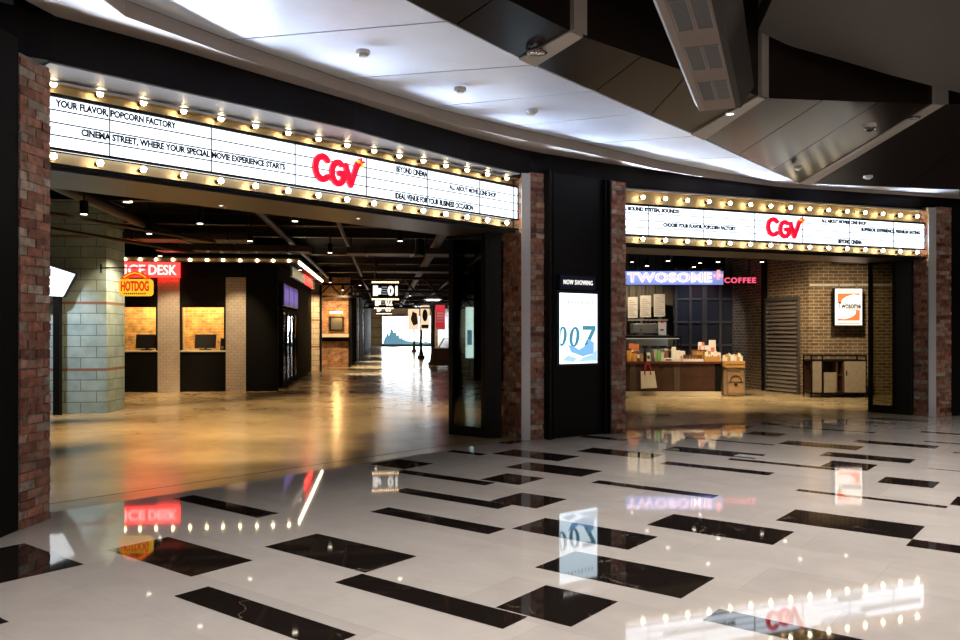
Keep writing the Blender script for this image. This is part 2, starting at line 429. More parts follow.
# ================================================================ floor
b0, b1, b2, b3 = (-3.6, 6.0), (-3.57, 6.81), (.55, 11.5), (2.15, 12.7)
b4, b5, b6 = (3.6, 13.35), (6.8, 14.3), (8.0, 14.7)
edge = [b0, b1, b2, b3, b4, b5, b6, (13.2, 17.0)]
mall = [(-3.6, -4)]+[(13.2, -4)]+edge[::-1]
hall = edge+[(13.2, 30), (13.2, 92), (-22, 92), (-22, 6.0)]
fl = MB()
fl.quad(*[(x, y, 0) for x, y in mall])
U = Vector((-1050, 820, 0)).normalized(); V = Vector((640, 820, 0)).normalized()
TL = [((-72, 562), (84, 564.5)), ((107.5, 550), (253, 560.5)), ((-60, 632), (9, 622)), ((173.8, 596.2), (356.8, 635)),
      ((172.5, 498.8), (278.8, 513.3)), ((264.5, 546.8), (417, 556.3)), ((334.5, 582.5), (528, 616.9)), ((370, 511.8), (505.9, 528.8)),
      ((390.9, 491.3), (512.3, 505)), ((489.4, 501.2), (567, 499.3)), ((392.8, 472.1), (496, 482.8)), ((480, 479.6), (545, 478.3)),
      ((370.3, 464.4), (433.5, 463.7)), ((445.9, 451.5), (487.5, 454.1)), ((491.8, 453.8), (579.4, 456.4)), ((504.8, 467.3), (602.8, 471)),
      ((496.9, 443), (526.9, 441.2)), ((511.8, 528.8), (658, 536.8)), ((535, 567.5), (715, 578)), ((495.5, 607.5), (618.1, 601.7)),
      ((590.8, 482.7), (718.8, 495.5)), ((646.8, 525), (794.5, 531.8)), ((775.5, 520.5), (925, 526.3)), ((905.8, 545.8), (1040, 557)),
      ((795.5, 490.8), (948, 506.3)), ((949.5, 504.7), (1100, 512)), ((877, 482.4), (940.1, 482.2)), ((576.3, 451.4), (664, 454.7)),
      ((578.6, 436.9), (630.2, 439.4)), ((659.5, 463.8), (774.8, 472.7)), ((661.5, 450), (766.3, 454.7)), ((727.2, 459.7), (841, 468.8)),
      ((820, 466.4), (878, 464.8)), ((684.2, 438), (775.3, 444.8)), ((744.4, 434), (786.9, 433.9)), ((778, 443.8), (864.2, 446.6)),
      ((722.5, 426.3), (754.5, 426.3)), ((761.6, 424.2), (785.8, 423.4)), ((789.7, 427.4), (876.4, 432.6)), ((852.2, 442.2), (939.4, 446)),
      ((819.4, 455.5), (916, 459.4)), ((835.8, 420.6), (897.5, 423.8)), ((868.6, 418.3), (928, 421)), ((921.7, 431.3), (1000, 437.6)),
      ((924.5, 441), (1010, 448)), ((953, 452.8), (1040, 459)), ((929.5, 468.4), (1030, 478)), ((651.8, 429.3), (678, 430)), ((703, 620), (878, 643))]
for (l, r) in TL:
    A = P(*l); B = P(*r); d = B-A
    u = d.dot(U); v = d.dot(V)
    q = [A, A+U*u, B, A+V*v]
    fl.add([(p.x, p.y, .0012) for p in q], [(0, 1, 2, 3)], 1)
# lighter hairline repairs in the marble near the right corner
struct(fl.build('floor', [white_marble, black_marble]), 'polished pale marble floor with black marble inlay slabs')
hf = MB().quad(*[(x, y, 0) for x, y in hall][::-1])
# dark metal threshold track set along the first portal
ta, tb = P(44, 504.8), P(506, 436.7)
n = Vector((-(tb-ta).y, (tb-ta).x, 0)).normalized()*.012
hf.add([(p.x, p.y, .0012) for p in (ta-n, tb-n, tb+n, ta+n)], [(0, 1, 2, 3)], 1)
ta, tb = P(630, 427), P(905, 417.3)
n = Vector((-(tb-ta).y, (tb-ta).x, 0)).normalized()*.012
hf.add([(p.x, p.y, .0012) for p in (ta-n, tb-n, tb+n, ta+n)], [(0, 1, 2, 3)], 1)
hfo = hf.build('floor_hall', [concrete_m, matt_black]); struct(hfo, 'golden polished concrete floor inside the cinema')
# thin bright metal rectangle on a black slab
o = MB().box(-.14, .14, -.09, .09, .0012, .006).build('floor_metal_rectangle', silver, bevel=.001)
o.location = P(748, 456.3); o.rotation_euler = (0, 0, math.atan2(U.y, U.x)+PI)
tag(o, 'small bright metal rectangle on a black slab of the marble floor', 'floor plate')

# ================================================================ outer shell
struct(MB().box(-3.75, -3.6, -4, 6.0, 0, 6.3).build('wall_left', matt_black), 'black wall at the left edge')
struct(MB().box(13.2, 13.35, -4, 17.6, 0, 6.3).build('wall_right', beige))
struct(MB().box(-3.75, 13.35, -4.15, -4, 0, 6.3).build('wall_back', beige))
struct(MB().prism([(-3.75, -4.15), (13.35, -4.15), (13.35, 20), (-3.75, 20)], 6.3, 6.4).build('ceiling', matt_black), 'black upper ceiling above the folded panels')

# ---------------- fascia (curved band over the shop fronts)
FL = [(0, 50, 2), (25, 56, 8), (52, 61, 15), (167, 87, 46), (280, 112, 80), (354, 129, 101), (400, 142, 115.6), (470, 161, 136), (530, 175, 151),
      (625, 187, 166), (700, 193, 176), (790, 200, 185), (960, 211.6, 197), (1100, 219.5, 208)]
fb = [Vector((-3.45, -4, 3.7)), Vector((-3.55, 4.5, 3.7))]; ft = [Vector((-3.45, -4, 4.05)), Vector((-3.55, 4.5, 4.05))]
for px, yb, yt in FL:
    p = P(px, yb, 3.7); fb.append(p)
    ft.append(Vector((p.x, p.y, H0+(HZ-yt)*p.y/FP)))
fas = MB()
def inward(i, pts, d):
    a = pts[max(i-1, 0)]; b = pts[min(i+1, len(pts)-1)]; t = (b-a); t.z = 0; t.normalize()
    return pts[i]+Vector((-t.y, t.x, 0))*d
k = len(fb)
bb = [inward(i, fb, .13) for i in range(k)]
vs = fb+ft+bb+[Vector((bb[i].x, bb[i].y, ft[i].z)) for i in range(k)]
fs = []
for i in range(k-1):
    fs += [(i, i+1, k+i+1, k+i), (2*k+i, 2*k+i+1, i+1, i), (k+i, k+i+1, 3*k+i+1, 3*k+i), (3*k+i, 3*k+i+1, 2*k+i+1, 2*k+i)]
fas.add(vs, fs)
struct(fas.build('trim_1', fascia_m), 'curved dark brown fascia band above the shop fronts')
# beige soffit ledge behind/above the fascia and its little upstand
ML = [(125, 0, 4.15), (229, 40, 4.15), (342, 79, 4.15), (431, 107, 4.15), (508, 126.5, 4.15), (587, 143.7, 4.15), (660, 161, 4.06), (780, 183.6, 3.955), (960, 195.5, 3.96), (1100, 206, 3.96)]
M3 = [Vector((-2.9, -4, 4.15)), Vector((-3.0, 4.0, 4.15))]+[P(*q) for q in ML]
cove = MB()
fz = ft
def nearest_on(poly, p):
    best = None
    for a, b in zip(poly, poly[1:]):
        d = Vector((b.x-a.x, b.y-a.y)); t = max(0, min(1, Vector((p.x-a.x, p.y-a.y)).dot(d)/max(d.length_squared, 1e-9)))
        q = a+(b-a)*t
        if best is None or (q-p).length < best[0]: best = ((q-p).length, q)
    return best[1]
lo = []
M3c = []
for a, b in zip(M3, M3[1:]):
    for q in range(6): M3c.append(a.lerp(b, q/6))
M3c.append(M3[-1])
for m in M3c:
    z = min(m.z-.02, max(3.9, m.z-.13)); lo.append(Vector((m.x, m.y, z)))
mid = [nearest_on(ft, p)+Vector((0, 0, -.003)) for p in lo]
for i in range(len(M3c)-1):
    cove.add([mid[i], mid[i+1], lo[i+1], lo[i]], [(0, 1, 2, 3)], 0)
    cove.add([lo[i], lo[i+1], M3c[i+1], M3c[i]], [(0, 1, 2, 3)], 1)
struct(cove.build('trim_2', [beige, beige]), 'beige plaster ledge between the fascia and the ceiling panels')

# ---------------- folded ceiling
CZ = 3.92
CR = [Vector((-3.4, 1.5, CZ))]+[P(x, y, CZ) for x, y in ((405, 0), (527, 62), (697, 136), (800, 183.5), (960, 190), (1100, 196))]
SE = [Vector((-2.6, .9, 4.0)), P(440, -35, 3.98), P(578, 34, 4.04), P(765, 98, 4.24), P(945, 104, 4.9), P(1100, 104, 5.4)]
def crease(px, pts):
    for a, b in zip(pts, pts[1:]):
        pa = 480+a.x/max(a.y, .1)*FP; pb = 480+b.x/max(b.y, .1)*FP
        if min(pa, pb)-1 <= px <= max(pa, pb)+1:
            q, t = on_line(px, a, b); return a+(b-a)*t
    return (pts[0] if px < 0 else pts[-1]).copy()
def shrink(quad, g=.012):
    c = sum(quad, Vector())/len(quad); out = []
    n = len(quad)
    for i, p in enumerate(quad):
        a = (quad[i-1]-p); b = (quad[(i+1) % n]-p)
        if a.length > .05 and b.length > .05: p = p+a.normalized()*g+b.normalized()*g
        out.append(p)
    return out
seams = [(229, 447), (342, 534), (431, 594), (508, 644), (587, 697), (660, 742)]
pl = MB()
prev = (M3[0], Vector((-2.2, -4, CZ))); 
left0 = [M3[0], Vector((-2.4, -4, CZ)), CR[0], M3[1]]
pl.slab(shrink(left0), .03)
cur = (M3[1], CR[0])
allsm = [(M3[2], None)]
pairs = [(M3[1], CR[0])]+[(crease(a, M3[2:]), crease(b, CR[1:])) for a, b in seams]+[(M3[9], CR[4])]
for i, ((a, b), (c, d)) in enumerate(zip(pairs, pairs[1:])):
    poly = [a, b]
    for q in CR[1:4]:
        pb = 480+b.x/b.y*FP; pd = 480+d.x/d.y*FP; pq = 480+q.x/q.y*FP
        if (pb < pq-2 < pd-4): poly.append(q.copy())
    poly.append(d); poly.append(c)
    if i == 0: poly.append(M3[2].copy())
    pl.slab(shrink(poly), .03)
pl.slab(shrink([M3[9], CR[4], CR[5], M3[10]]), .03)
pl.slab(shrink([M3[10], CR[5], CR[6], M3[11]]), .03)
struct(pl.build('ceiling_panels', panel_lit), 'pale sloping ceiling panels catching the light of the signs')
# black backing behind the open joints
bk = MB()
bkp = [Vector((p.x, p.y, p.z+.06)) for p in M3]; bkc = [Vector((p.x, p.y, p.z+.06)) for p in [Vector((-2.4, -4, CZ))]+CR]
for i in range(1):
    pass
dk = MB()
def dstrip(cpx, spx):
    pts = [(crease(c, CR[1:]), crease(s, SE[1:])) for c, s in zip(cpx, spx)]
    for (a, b), (c, d) in zip(pts, pts[1:]):
        a_, c_, d_, b_ = shrink([a, c, d, b], .009); dk.patch(a_, c_, d_, b_)
dk.patch(CR[0], CR[1], SE[1], SE[0])
dstrip([405, 455, 520], [440, 500, 571])
dstrip([534, 595, 650, 690], [582, 642, 690, 759])
dstrip([704, 738, 772, 800], [764, 823, 879, 933])
dstrip([808, 907, 1099], [944, 1010, 1099])
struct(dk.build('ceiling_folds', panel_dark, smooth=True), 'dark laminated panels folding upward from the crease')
vf = MB()
for a, b in zip(SE, SE[1:]):
    vf.add([a, b, (b.x, b.y, 6.3), (a.x, a.y, 6.3)], [(0, 1, 2, 3)])
    aa = a+Vector((-.04, .05, 0)); b2_ = b+Vector((-.04, .05, 0))
    vf.add([aa, (aa.x, aa.y, 6.3), (b2_.x, b2_.y, 6.3), b2_], [(0, 1, 2, 3)])
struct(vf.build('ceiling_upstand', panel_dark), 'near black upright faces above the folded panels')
rb = MB()
for (c0, c1, s0, s1) in ((519, 535, 570, 583), (691, 704, 758, 765), (799, 811, 932, 945)):
    a, b = crease(c0, CR[1:]), crease(c1, CR[1:]); d, c = crease(s0, SE[1:]), crease(s1, SE[1:])
    dn = Vector((0, 0, -.015))
    rb.slab([a+dn, b+dn, c+dn, d+dn], .04)
    out = Vector((.03, -.04, 0))
    rb.add([d+dn+out, c+dn+out, (c.x+out.x, c.y+out.y, 6.3), (d.x+out.x, d.y+out.y, 6.3)], [(0, 1, 2, 3)])
    rb.add([d+dn, d+dn+out, (d.x+out.x, d.y+out.y, 6.3), (d.x, d.y, 6.3)], [(0, 1, 2, 3)])
struct(rb.build('ceiling_ribs', rib_m), 'beige ribs dividing the folded ceiling')
# smooth taupe ceiling at upper right with a curved edge
tz = 4.9
tc_ = [P(758, 31, tz), P(790, 46, tz), P(840, 60, tz), P(890, 75, tz), P(960, 93, tz), P(1080, 118, tz)]
tp = [(p.x, p.y) for p in tc_]+[(13.2, 13.5), (13.2, -4), (2.2, -4), (2.4, 5)]
struct(MB().prism(tp[::-1], tz, tz+.25).build('ceiling_raft', taupe), 'smooth dark taupe ceiling raft with a curved edge')

# ================================================================ brick piers and walls of the front
def pier(name, A, B, depth, z1, faces, seed, label):
    """A-B front edge in plan (left to right), body extends inward"""
    A = Vector((*A, 0)); B = Vector((*B, 0)); a = (B-A).normalized(); n_in = Vector((-a.y, a.x, 0)); L = (B-A).length
    m = MB()
    q = [A, B, B+n_in*depth, A+n_in*depth]; g = .02
    c = sum(q, Vector())/4; q = [p+(c-p).normalized()*.03 for p in q]
    m.col = []
    m.prism([(p.x, p.y) for p in q], 0, z1); m.col += [(.12, .1, .08)]*len(m.f)
    if 'f' in faces: m.bricks(A, a, -n_in, L, 0, z1, seed=seed)
    if 'l' in faces: m.bricks(A+n_in*depth, -n_in, -a, depth, 0, z1, seed=seed+1)
    if 'r' in faces: m.bricks(B, n_in, a, depth, 0, z1, seed=seed+2)
    return struct(m.build(name, aged_brick_m), label)
LA, LB = P(19.5, 530), P(49.5, 518.5)
pier('brick_pier', (LA.x-.0, LA.y), (LB.x, LB.y), .5, 3.62, 'fr', 3, 'tall aged brick pier at the left edge of the wide portal')
R1a, R1b = P(530, 440), P(549, 438.7)
# right-hand pier of the first portal: front face then reveal face
pr = MB(); pr.col = []
rv0, rv1 = Vector((.60, 11.46, 0)), Vector((.345, 12.0, 0))
pr.prism([(rv0.x+.03, rv0.y+.03), (R1b.x-.02, R1b.y+.04), (R1b.x-.02, 12.2), (rv1.x+.03, 12.2)], 0, 3.72); pr.col += [(.12, .1, .08)]*len(pr.f)
fd = (R1b-R1a).normalized(); pr.bricks(R1a, fd, Vector((fd.y, -fd.x, 0)), (R1b-R1a).length, 0, 3.72, seed=21)
rd = (rv0-rv1).normalized(); pr.bricks(rv1, rd, Vector((rd.y, -rd.x, 0)), (rv0-rv1).length, 0, 3.72, seed=31)
struct(pr.build('brick_pier', aged_brick_m), 'aged brick pier between the wide portal and the black display recess')
R2a, R2b = P(612, 434), P(625.5, 433)
p2 = MB(); p2.col = []
p2.prism([(R2a.x+.02, R2a.y+.04), (R2b.x-.02, R2b.y+.04), (R2b.x-.03, 12.6), (R2a.x-.1, 12.6)], 0, 3.72); p2.col += [(.12, .1, .08)]*len(p2.f)
fd = (R2b-R2a).normalized(); p2.bricks(R2a, fd, Vector((fd.y, -fd.x, 0)), (R2b-R2a).length, 0, 3.72, seed=41)
struct(p2.build('brick_pier', aged_brick_m), 'slim aged brick pier to the right of the black display recess')
R3a, R3b = P(936, 416.6), P(951, 416)
p3 = MB(); p3.col = []
w0, w1 = P(928, 416.4), P(911.5, 414.6)
p3.prism([(w0.x+.03, w0.y+.04), (R3b.x-.02, R3b.y+.04), (R3b.x-.02, 15.6), (w1.x+.03, 15.6)], 0, 3.72); p3.col += [(.12, .1, .08)]*len(p3.f)
fd = (R3b-R3a).normalized(); p3.bricks(R3a, fd, Vector((fd.y, -fd.x, 0)), (R3b-R3a).length, 0, 3.72, seed=51)
rd = (w0-w1).normalized(); p3.bricks(w1, rd, Vector((rd.y, -rd.x, 0)), (w0-w1).length, 0, 3.72, seed=61)
struct(p3.build('brick_pier', aged_brick_m), 'aged brick pier at the right end of the narrower portal')
# metal corner strips
def strip(name, A, B, z1, mat, label, off=.01):
    A = Vector((A.x, A.y, 0)); B = Vector((B.x, B.y, 0)); a = (B-A).normalized(); n_ = Vector((a.y, -a.x, 0))*off
    b = -n_*3
    return struct(MB().prism([tuple((A+n_)[:2]), tuple((B+n_)[:2]), tuple((B+b)[:2]), tuple((A+b)[:2])], 0, z1).build(name, mat, bevel=.002), label)
strip('trim_3', P(521.5, 440.3), P(530.3, 440.2), 3.7, silver, 'bright metal corner strip of the wide portal')
strip('trim_4', P(928.5, 416.7), P(936, 416.8), 3.7, silver, 'bright metal corner strip of the narrower portal')
# black recess between the piers
K0 = P(549.5, 440.0); K1 = P(612, 433.6)
kd = (K1-K0).normalized(); ki = Vector((-kd.y, kd.x, 0))
rc = MB()
def pw(m, A, B, t, z0, z1, mi=0):
    A = Vector((A[0], A[1], 0)); B = Vector((B[0], B[1], 0)); a = (B-A).normalized(); i_ = Vector((-a.y, a.x, 0))*t
    return m.prism([tuple(A[:2]), tuple(B[:2]), tuple((B+i_)[:2]), tuple((A+i_)[:2])], z0, z1, mi)
pw(rc, K0+ki*.08, K1+ki*.08, .1, 0, 3.75)
pw(rc, K0, K0+kd*.05, .08, 0, 3.75); pw(rc, K1-kd*.06, K1, .08, 0, 3.75)
pw(rc, K0+ki*.02+kd*.09, K0+ki*.02+kd*.12, .08, 0, 3.75); pw(rc, K1+ki*.02-kd*.12, K1+ki*.02-kd*.09, .08, 0, 3.75)
struct(rc.build('wall_recess', black), 'glossy black recess wall between two brick piers')
# black wall parts left and right of the outer piers, and above/behind the portals
bw = MB(); bw.prism([(-3.6, 3.0), (-3.52, 3.0), (LA.x-.004, LA.y-.01), (-3.6, LA.y)], 0, 3.72)
pw(bw, P(951.5, 416), P(1100, 409), .3, 0, 3.75)
struct(bw.build('wall_front', matt_black), 'black wall beyond the outer brick piers')
up = MB()
pw(up, (-4.2, 6.9+.55), (0.3, 12.1), .12, 3.72, 6.3); pw(up, (0.3, 12.1), (2.0, 13.0), .12, 3.72, 6.3); pw(up, (2.0, 13.0), (14.5, 18.2), .12, 3.72, 6.3)
struct(up.build('wall_above_portals', matt_black))
# ================================================================ marquee light-box signs
def logo(m, x0, z0, w, h, y0, y1, mi=0):
    """rounded joined letters C G V"""
    T = h*.2
    def S(pts): m.stroke([(x0+p[0]*w, z0+p[1]*h) for p in pts], T, y0, y1, mi)
    def arc(cx, cz, rx, rz, a0, a1, n=12):
        return [(cx+rx*math.cos(math.radians(a0+(a1-a0)*i/n)), cz+rz*math.sin(math.radians(a0+(a1-a0)*i/n))) for i in range(n+1)]
    S(arc(.20, .54, .15, .36, 45, 312))
    S(arc(.54, .46, .135, .34, 58, 332)); S([(.66, .31), (.67, .46), (.57, .46)])
    S([(.71, .74), (.82, .14), (.98, .88)])
def marquee(label, A, B, z0, z1, pa, pb, nb, div_px, texts, logo_px, panel_mat, btop, bbot, glow=1.0):
    A = Vector((*A, 0)); B = Vector((*B, 0)); a = B-A; rz = math.atan2(a.y, a.x); L = a.length
    r = thing('marquee_sign', label, 'sign', tuple(A), rz)
    sx = lambda px: on_line(px, A, B)[1]*L
    hh = (z1-z0)/4
    MB().box(0, L, .012, .14, z0, z1).build('light_panel', panel_mat, r)
    f = MB()
    f.box(-.0, L, -.012, .02, z1, z1+.022); f.box(0, L, -.012, .02, z0-.022, z0); f.box(L, L+.02, -.012, .14, z0-.02, z1+.02)
    f.box(0, L, .0, .14, z1+.022, z1+.035)
    f.build('panel_frame', dark_steel, r)
    g = MB()
    for i in (1, 2, 3): g.box(0, L, .0, .012, z0+hh*i-.005, z0+hh*i+.005)
    for px in div_px:
        x = sx(px); g.box(x-.004, x+.004, .0, .012, z0, z1)
    g.build('letter_rail', sign_black, r)
    for (t, p0, p1, row, bold) in texts:
        zt = z1-hh*(row-1)
        MB().text(t, sx(p0), sx(p1), zt-hh*.86, zt-hh*.14, -.006, bold=bold).build('lettering', sign_black, r)
    l0, l1 = sx(logo_px[0]), sx(logo_px[1])
    m = MB(); logo(m, l0, z0+.04, (l1-l0), (z1-z0)-.08, -.022, .012)
    m.build('logo_letters', e_logo, r, label='joined rounded red letters')
    s = MB(); cx, cz = l1+.015, z1-.075
    for k in range(5):
        t = PI/2+2*PI*k/5
        s.stroke([(cx, cz), (cx+.042*math.cos(t), cz+.042*math.sin(t))], .03, -.045, .012, mi=0 if k % 2 else 1)
    s.build('logo_star', [e_yellow, e_logo], r, label='small yellow and red flower star')
    # reflector channels above and below
    for (c0, c1, nm) in ((z1+.035, 3.665, 'u'), (z0-.16, z0-.022, 'l')):
        c = MB(); c.box(0, L, .10, .14, c0, c1); c.box(0, L, .0, .1, c1-.01, c1) if nm == 'u' else c.box(0, L, .0, .1, c0, c0+.01)
        c.build('reflector_channel', gold, r)
        c = MB()
        c.box(0, L, -.02, .0, c1-.018, c1+.004) if nm == 'u' else c.box(0, L, -.02, .0, c0-.004, c0+.022)
        c.build('channel_rim', silver if nm == 'u' else dark_steel, r)
    def bulbrow(z):
        first = None
        for k in range(nb):
            x = sx(pa)+(sx(pb)-sx(pa))*k/(nb-1)
            if first is None:
                first = MB().ball((0, -.0, 0), .029, 10).build('bulb', e_bulb, r, smooth='all')
                sk = MB().cyl((0, .02, 0), (0, .105, 0), .02, 10).build('socket', dark_steel, first)
                first.location = (x, .012, z)
            else:
                c = first.copy(); C.objects.link(c); c.parent = r; c.location = (x, .012, z)
                d = sk.copy(); C.objects.link(d); d.parent = c
    bulbrow(btop); bulbrow(bbot)
    # soffit under the box
    return r, A, B, rz, L
S1A, S1B = (-3.86, 6.885), (.535, 11.575)
TX1 = [('YOUR FLAVOR, POPCORN FACTORY', 55, 176, 1, .05), ('CINEMA STREET, WHERE YOUR SPECIAL MOVIE EXPERIENCE STARTS', 81, 285, 3, .05),
       ('BEYOND CINEMA', 396, 427, 1, .045), ('ALL ABOUT MOVIE, CINE SHOP', 449, 496, 2, .045), ('IDEAL VENUE FOR YOUR BUSINESS OCCASION', 395, 473, 4, .055)]
m1, A1, B1, rz1, L1 = marquee('long lit marquee sign of four text rows over the wide portal, white flanked by bulbs', S1A, S1B, 3.095, 3.53, 54, 507.5, 16,
      [110, 211.6, 295.4, 366.7, 427.6, 480, 514], TX1, (312.5, 358), e_panel, 3.645, 3.02)
S2A, S2B = (1.6, 12.17), (7.95, 14.64)
TX2 = [('FULL SOUND SYSTEM, SOUNDX', 617, 680, 1, .075), ('CHOOSE YOUR FLAVOR, POPCORN FACTORY', 663, 736, 3, .075), ('ALL ABOUT MOVIES, CINE SHOP', 821, 866, 1, .075),
       ('SUPERIOR EXPERIENCE, PREMIUM EATING', 861, 920, 2, .075), ('BEYOND CINEMA', 838, 862, 4, .075)]
m2, A2, B2, rz2, L2 = marquee('shorter lit marquee sign over the narrower portal to the right, white flanked by bulbs', S2A, S2B, 2.985, 3.42, 643.5, 918, 15,
      [648.6, 704, 755, 803, 850, 894], TX2, (766, 800), e_panel2, 3.56, 2.92)
# portal head linings (bronze below, bright strip above)
def lining(name, A, B, rz, L, zb, ext, label):
    r = frame(name, tuple(A), rz, label)
    MB().box(0, L-.05, .0, .14, zb-.04, zb+.001).build('lower_edge', dark_steel, r)
    MB().box(0, L-.05, .14, 1.0, zb-.03, zb+.0).build('head_panel', bronze, r)
    MB().box(0, L-.05, .14, 1.0, zb, 3.7).build('head_core', matt_black, r)
    return r
lining('trim_5', A1, B1, rz1, L1, 2.935, .5, 'brown metal head lining under the long marquee sign')
lining('trim_6', A2, B2, rz2, L2, 2.825, .5, 'brown metal head lining under the shorter marquee sign')
sf = MB()
def sof(pxs):
    pts = []
    for px in pxs:
        for a, b in zip(fb[1:], fb[2:]):
            if a.y < .1: continue
            pa = 480+a.x/a.y*FP; pb = 480+b.x/b.y*FP
            if pa-1 <= px <= pb+1:
                q, t = on_line(px, a, b); pts.append(q); break
    return pts
for pxs, A, B in (([50, 160, 280, 354, 400, 470, 521], A1, B1), ([625, 700, 790, 860, 928], A2, B2)):
    fr = sof(pxs); bk_ = []
    d = (B-A).normalized()
    for i, q in enumerate(fr):
        t = (q-A).dot(d); w = A+d*t+Vector((-d.y, d.x, 0))*.13; bk_.append(w)
    for i in range(len(fr)-1):
        a, b, c, e = fr[i], fr[i+1], bk_[i+1], bk_[i]
        inn = Vector((-d.y, d.x, 0))*.02
        sf.slab([(*(a+inn)[:2], 3.685), (*(b+inn)[:2], 3.685), (*c[:2], 3.685), (*e[:2], 3.685)], .014)
struct(sf.build('trim_7', white_trim), 'pale satin soffit between the fascia and the marquee bulbs')
# recessed downlights in the portal head
def downlight(loc, r, label, cat='ceiling light', mat=e_lamp, group=None, nm='recessed_downlight'):
    t = thing(nm, label, cat, loc, 0, group)
    MB().lathe([(r*.72, -.004), (r, -.006), (r, .012), (r*.72, .012)], n=16).build('bezel', plastic_white, t, smooth=True)
    MB().cyl((0, 0, -.001), (0, 0, .008), r*.7, 14).build('lens', mat, t)
    return t
for px, py, r, w in ((127, 202, .055, 'leftmost of three'), (221, 205.5, .03, 'middle of three'), (358, 218.5, .03, 'rightmost of three')):
    downlight(P(px, py, 2.894), r, 'round recessed downlight in the portal head under the long marquee, '+w, group='downlights in the portal head')

# ================================================================ display in the black recess
def disp_pt(px): return on_line(px, K0+ki*.0, K1+ki*.0)
ang = math.atan2(kd.y, kd.x)
D0, _ = disp_pt(559.5); D1, _ = disp_pt(597)
dl = (D1-D0).length
ds = thing('digital_poster_display', 'tall lit digital poster with teal numerals on the black recess between the piers', 'display', (D0.x, D0.y, 1.05), ang)
MB().box(-.05, dl+.05, .0, .08, -.03, 1.04).build('housing', plastic_black, ds, bevel=.006)
MB().box(0, dl, -.004, .002, .0, 1.0).build('screen', e_screen, ds)
w = dl
dn = MB(); 
def oval(m, cx, cz, rx, rz, t):
    n = 20; o = []
    for i in range(n):
        a = 2*PI*i/n; b_ = 2*PI*(i+1)/n; sh = .12
        P4 = lambda a, k: (max(.004, cx+(rx-k*t)*math.cos(a)+sh*(rz-k*t*.5)*math.sin(a)), cz+(rz-k*t*.5)*math.sin(a))
        q = [P4(a, 0), P4(b_, 0), P4(b_, 1), P4(a, 1)]
        m.add([(p[0], -.008, p[1]) for p in q], [(0, 3, 2, 1)])
oval(dn, .06*w, .39, .12*w, .14, .06); dn.build('numeral', e_teal, ds); dn = MB(); oval(dn, .38*w, .38, .135*w, .145, .065); dn.build('numeral', e_teal, ds); dn = MB()
dn.stroke([(.6*w, .51), (.95*w, .51)], .06, -.009, -.004, caps=False); dn.stroke([(.92*w, .51), (.68*w, .24)], .065, -.009, -.004, caps=False)
dn.build('numeral', e_teal, ds)
g = MB(); g.xzprism([(.2*w, .27), (.34*w, .25), (.5*w, .2), (.74*w, .28), (.72*w, .36), (.9*w, .3), (.9*w, .14), (.6*w, .1), (.3*w, .16)], -.011, -.008)
g.build('picture_shape', e_blue, ds)
g = MB(); g.xzprism([(.45*w, .03), (.98*w, .03), (.98*w, .2), (.8*w, .12), (.62*w, .09)], -.013, -.011); g.xzprism([(.05*w, .05), (.35*w, .02), (.45*w, .08), (.2*w, .12)], -.013, -.011)
g.build('picture_wash', e_blue2, ds)
g = MB(); g.text('THE MOVIE', .12*w, .92*w, .845, .885, -.007, .002) if False else None
g = MB()
for i in range(9):
    x = (.12+.09*i)*w
    g.box(x, x+.035*w, -.007, -.004, .85-.0, .85+.05*(.6+.4*((i*7) % 3)/2))
g.build('title_line', e_grey, ds)
N0, _ = disp_pt(563); N1, _ = disp_pt(594); nl = (N1-N0).length
ns = thing('lit_header_sign', 'small dark blue lit sign reading NOW SHOWING above the poster display', 'sign', (N0.x, N0.y, 2.13), ang)
MB().box(-.04, nl+.04, .01, .08, -.02, .17).build('sign_box', plain('navy_box', (.01, .015, .05), .4), ns)
MB().text('NOW SHOWING', 0.02, nl-.02, .045, .11, .004, .006, .0, space=1.12).build('lettering', e_white, ns)

# ================================================================ sliding glass doors
def glass_door(name, A, B, z1, label, gm=glass_dark):
    A = Vector((A.x, A.y, 0)); B = Vector((B.x, B.y, 0)); d = B-A; L = d.length
    r = frame(name, tuple(A), math.atan2(d.y, d.x), label)
    w = .075
    f = MB(); f.box(0, w, 0, .05, 0, z1); f.box(L-w, L, 0, .05, 0, z1); f.box(w, L-w, 0, .05, 0, .14); f.box(w, L-w, 0, .05, z1-.1, z1)
    f.build('door_frame', door_steel, r, bevel=.004)
    MB().box(w, L-w, .02, .03, .14, z1-.1).build('door_glass', gm, r)
    return r
glass_door('door_1', P(448.5, 434), P(485, 438), 2.95, 'tinted glass leaf of the sliding door at the right of the wide portal')
glass_door('door_2', P(868, 411.8), P(896, 414.2), 2.85, 'tinted glass leaf of the sliding door at the right of the narrower portal')
m = MB(); pw(m, P(485.5, 438), P(501.5, 438), .12, 0, 2.95); pw(m, P(485.5, 438)+Vector((.06, -.012, 0)), P(485.5, 438)+Vector((.075, -.012, 0)), .02, 0, 2.9)
struct(m.build('door_3', door_steel, bevel=.004), 'dark folded door stack beside the tinted glass leaf of the wide portal')
m = MB(); pw(m, P(896, 414.3), P(911.5, 415.3), .12, 0, 2.85)
struct(m.build('door_4', door_steel, bevel=.004), 'dark folded door stack beside the tinted leaf of the narrower portal')

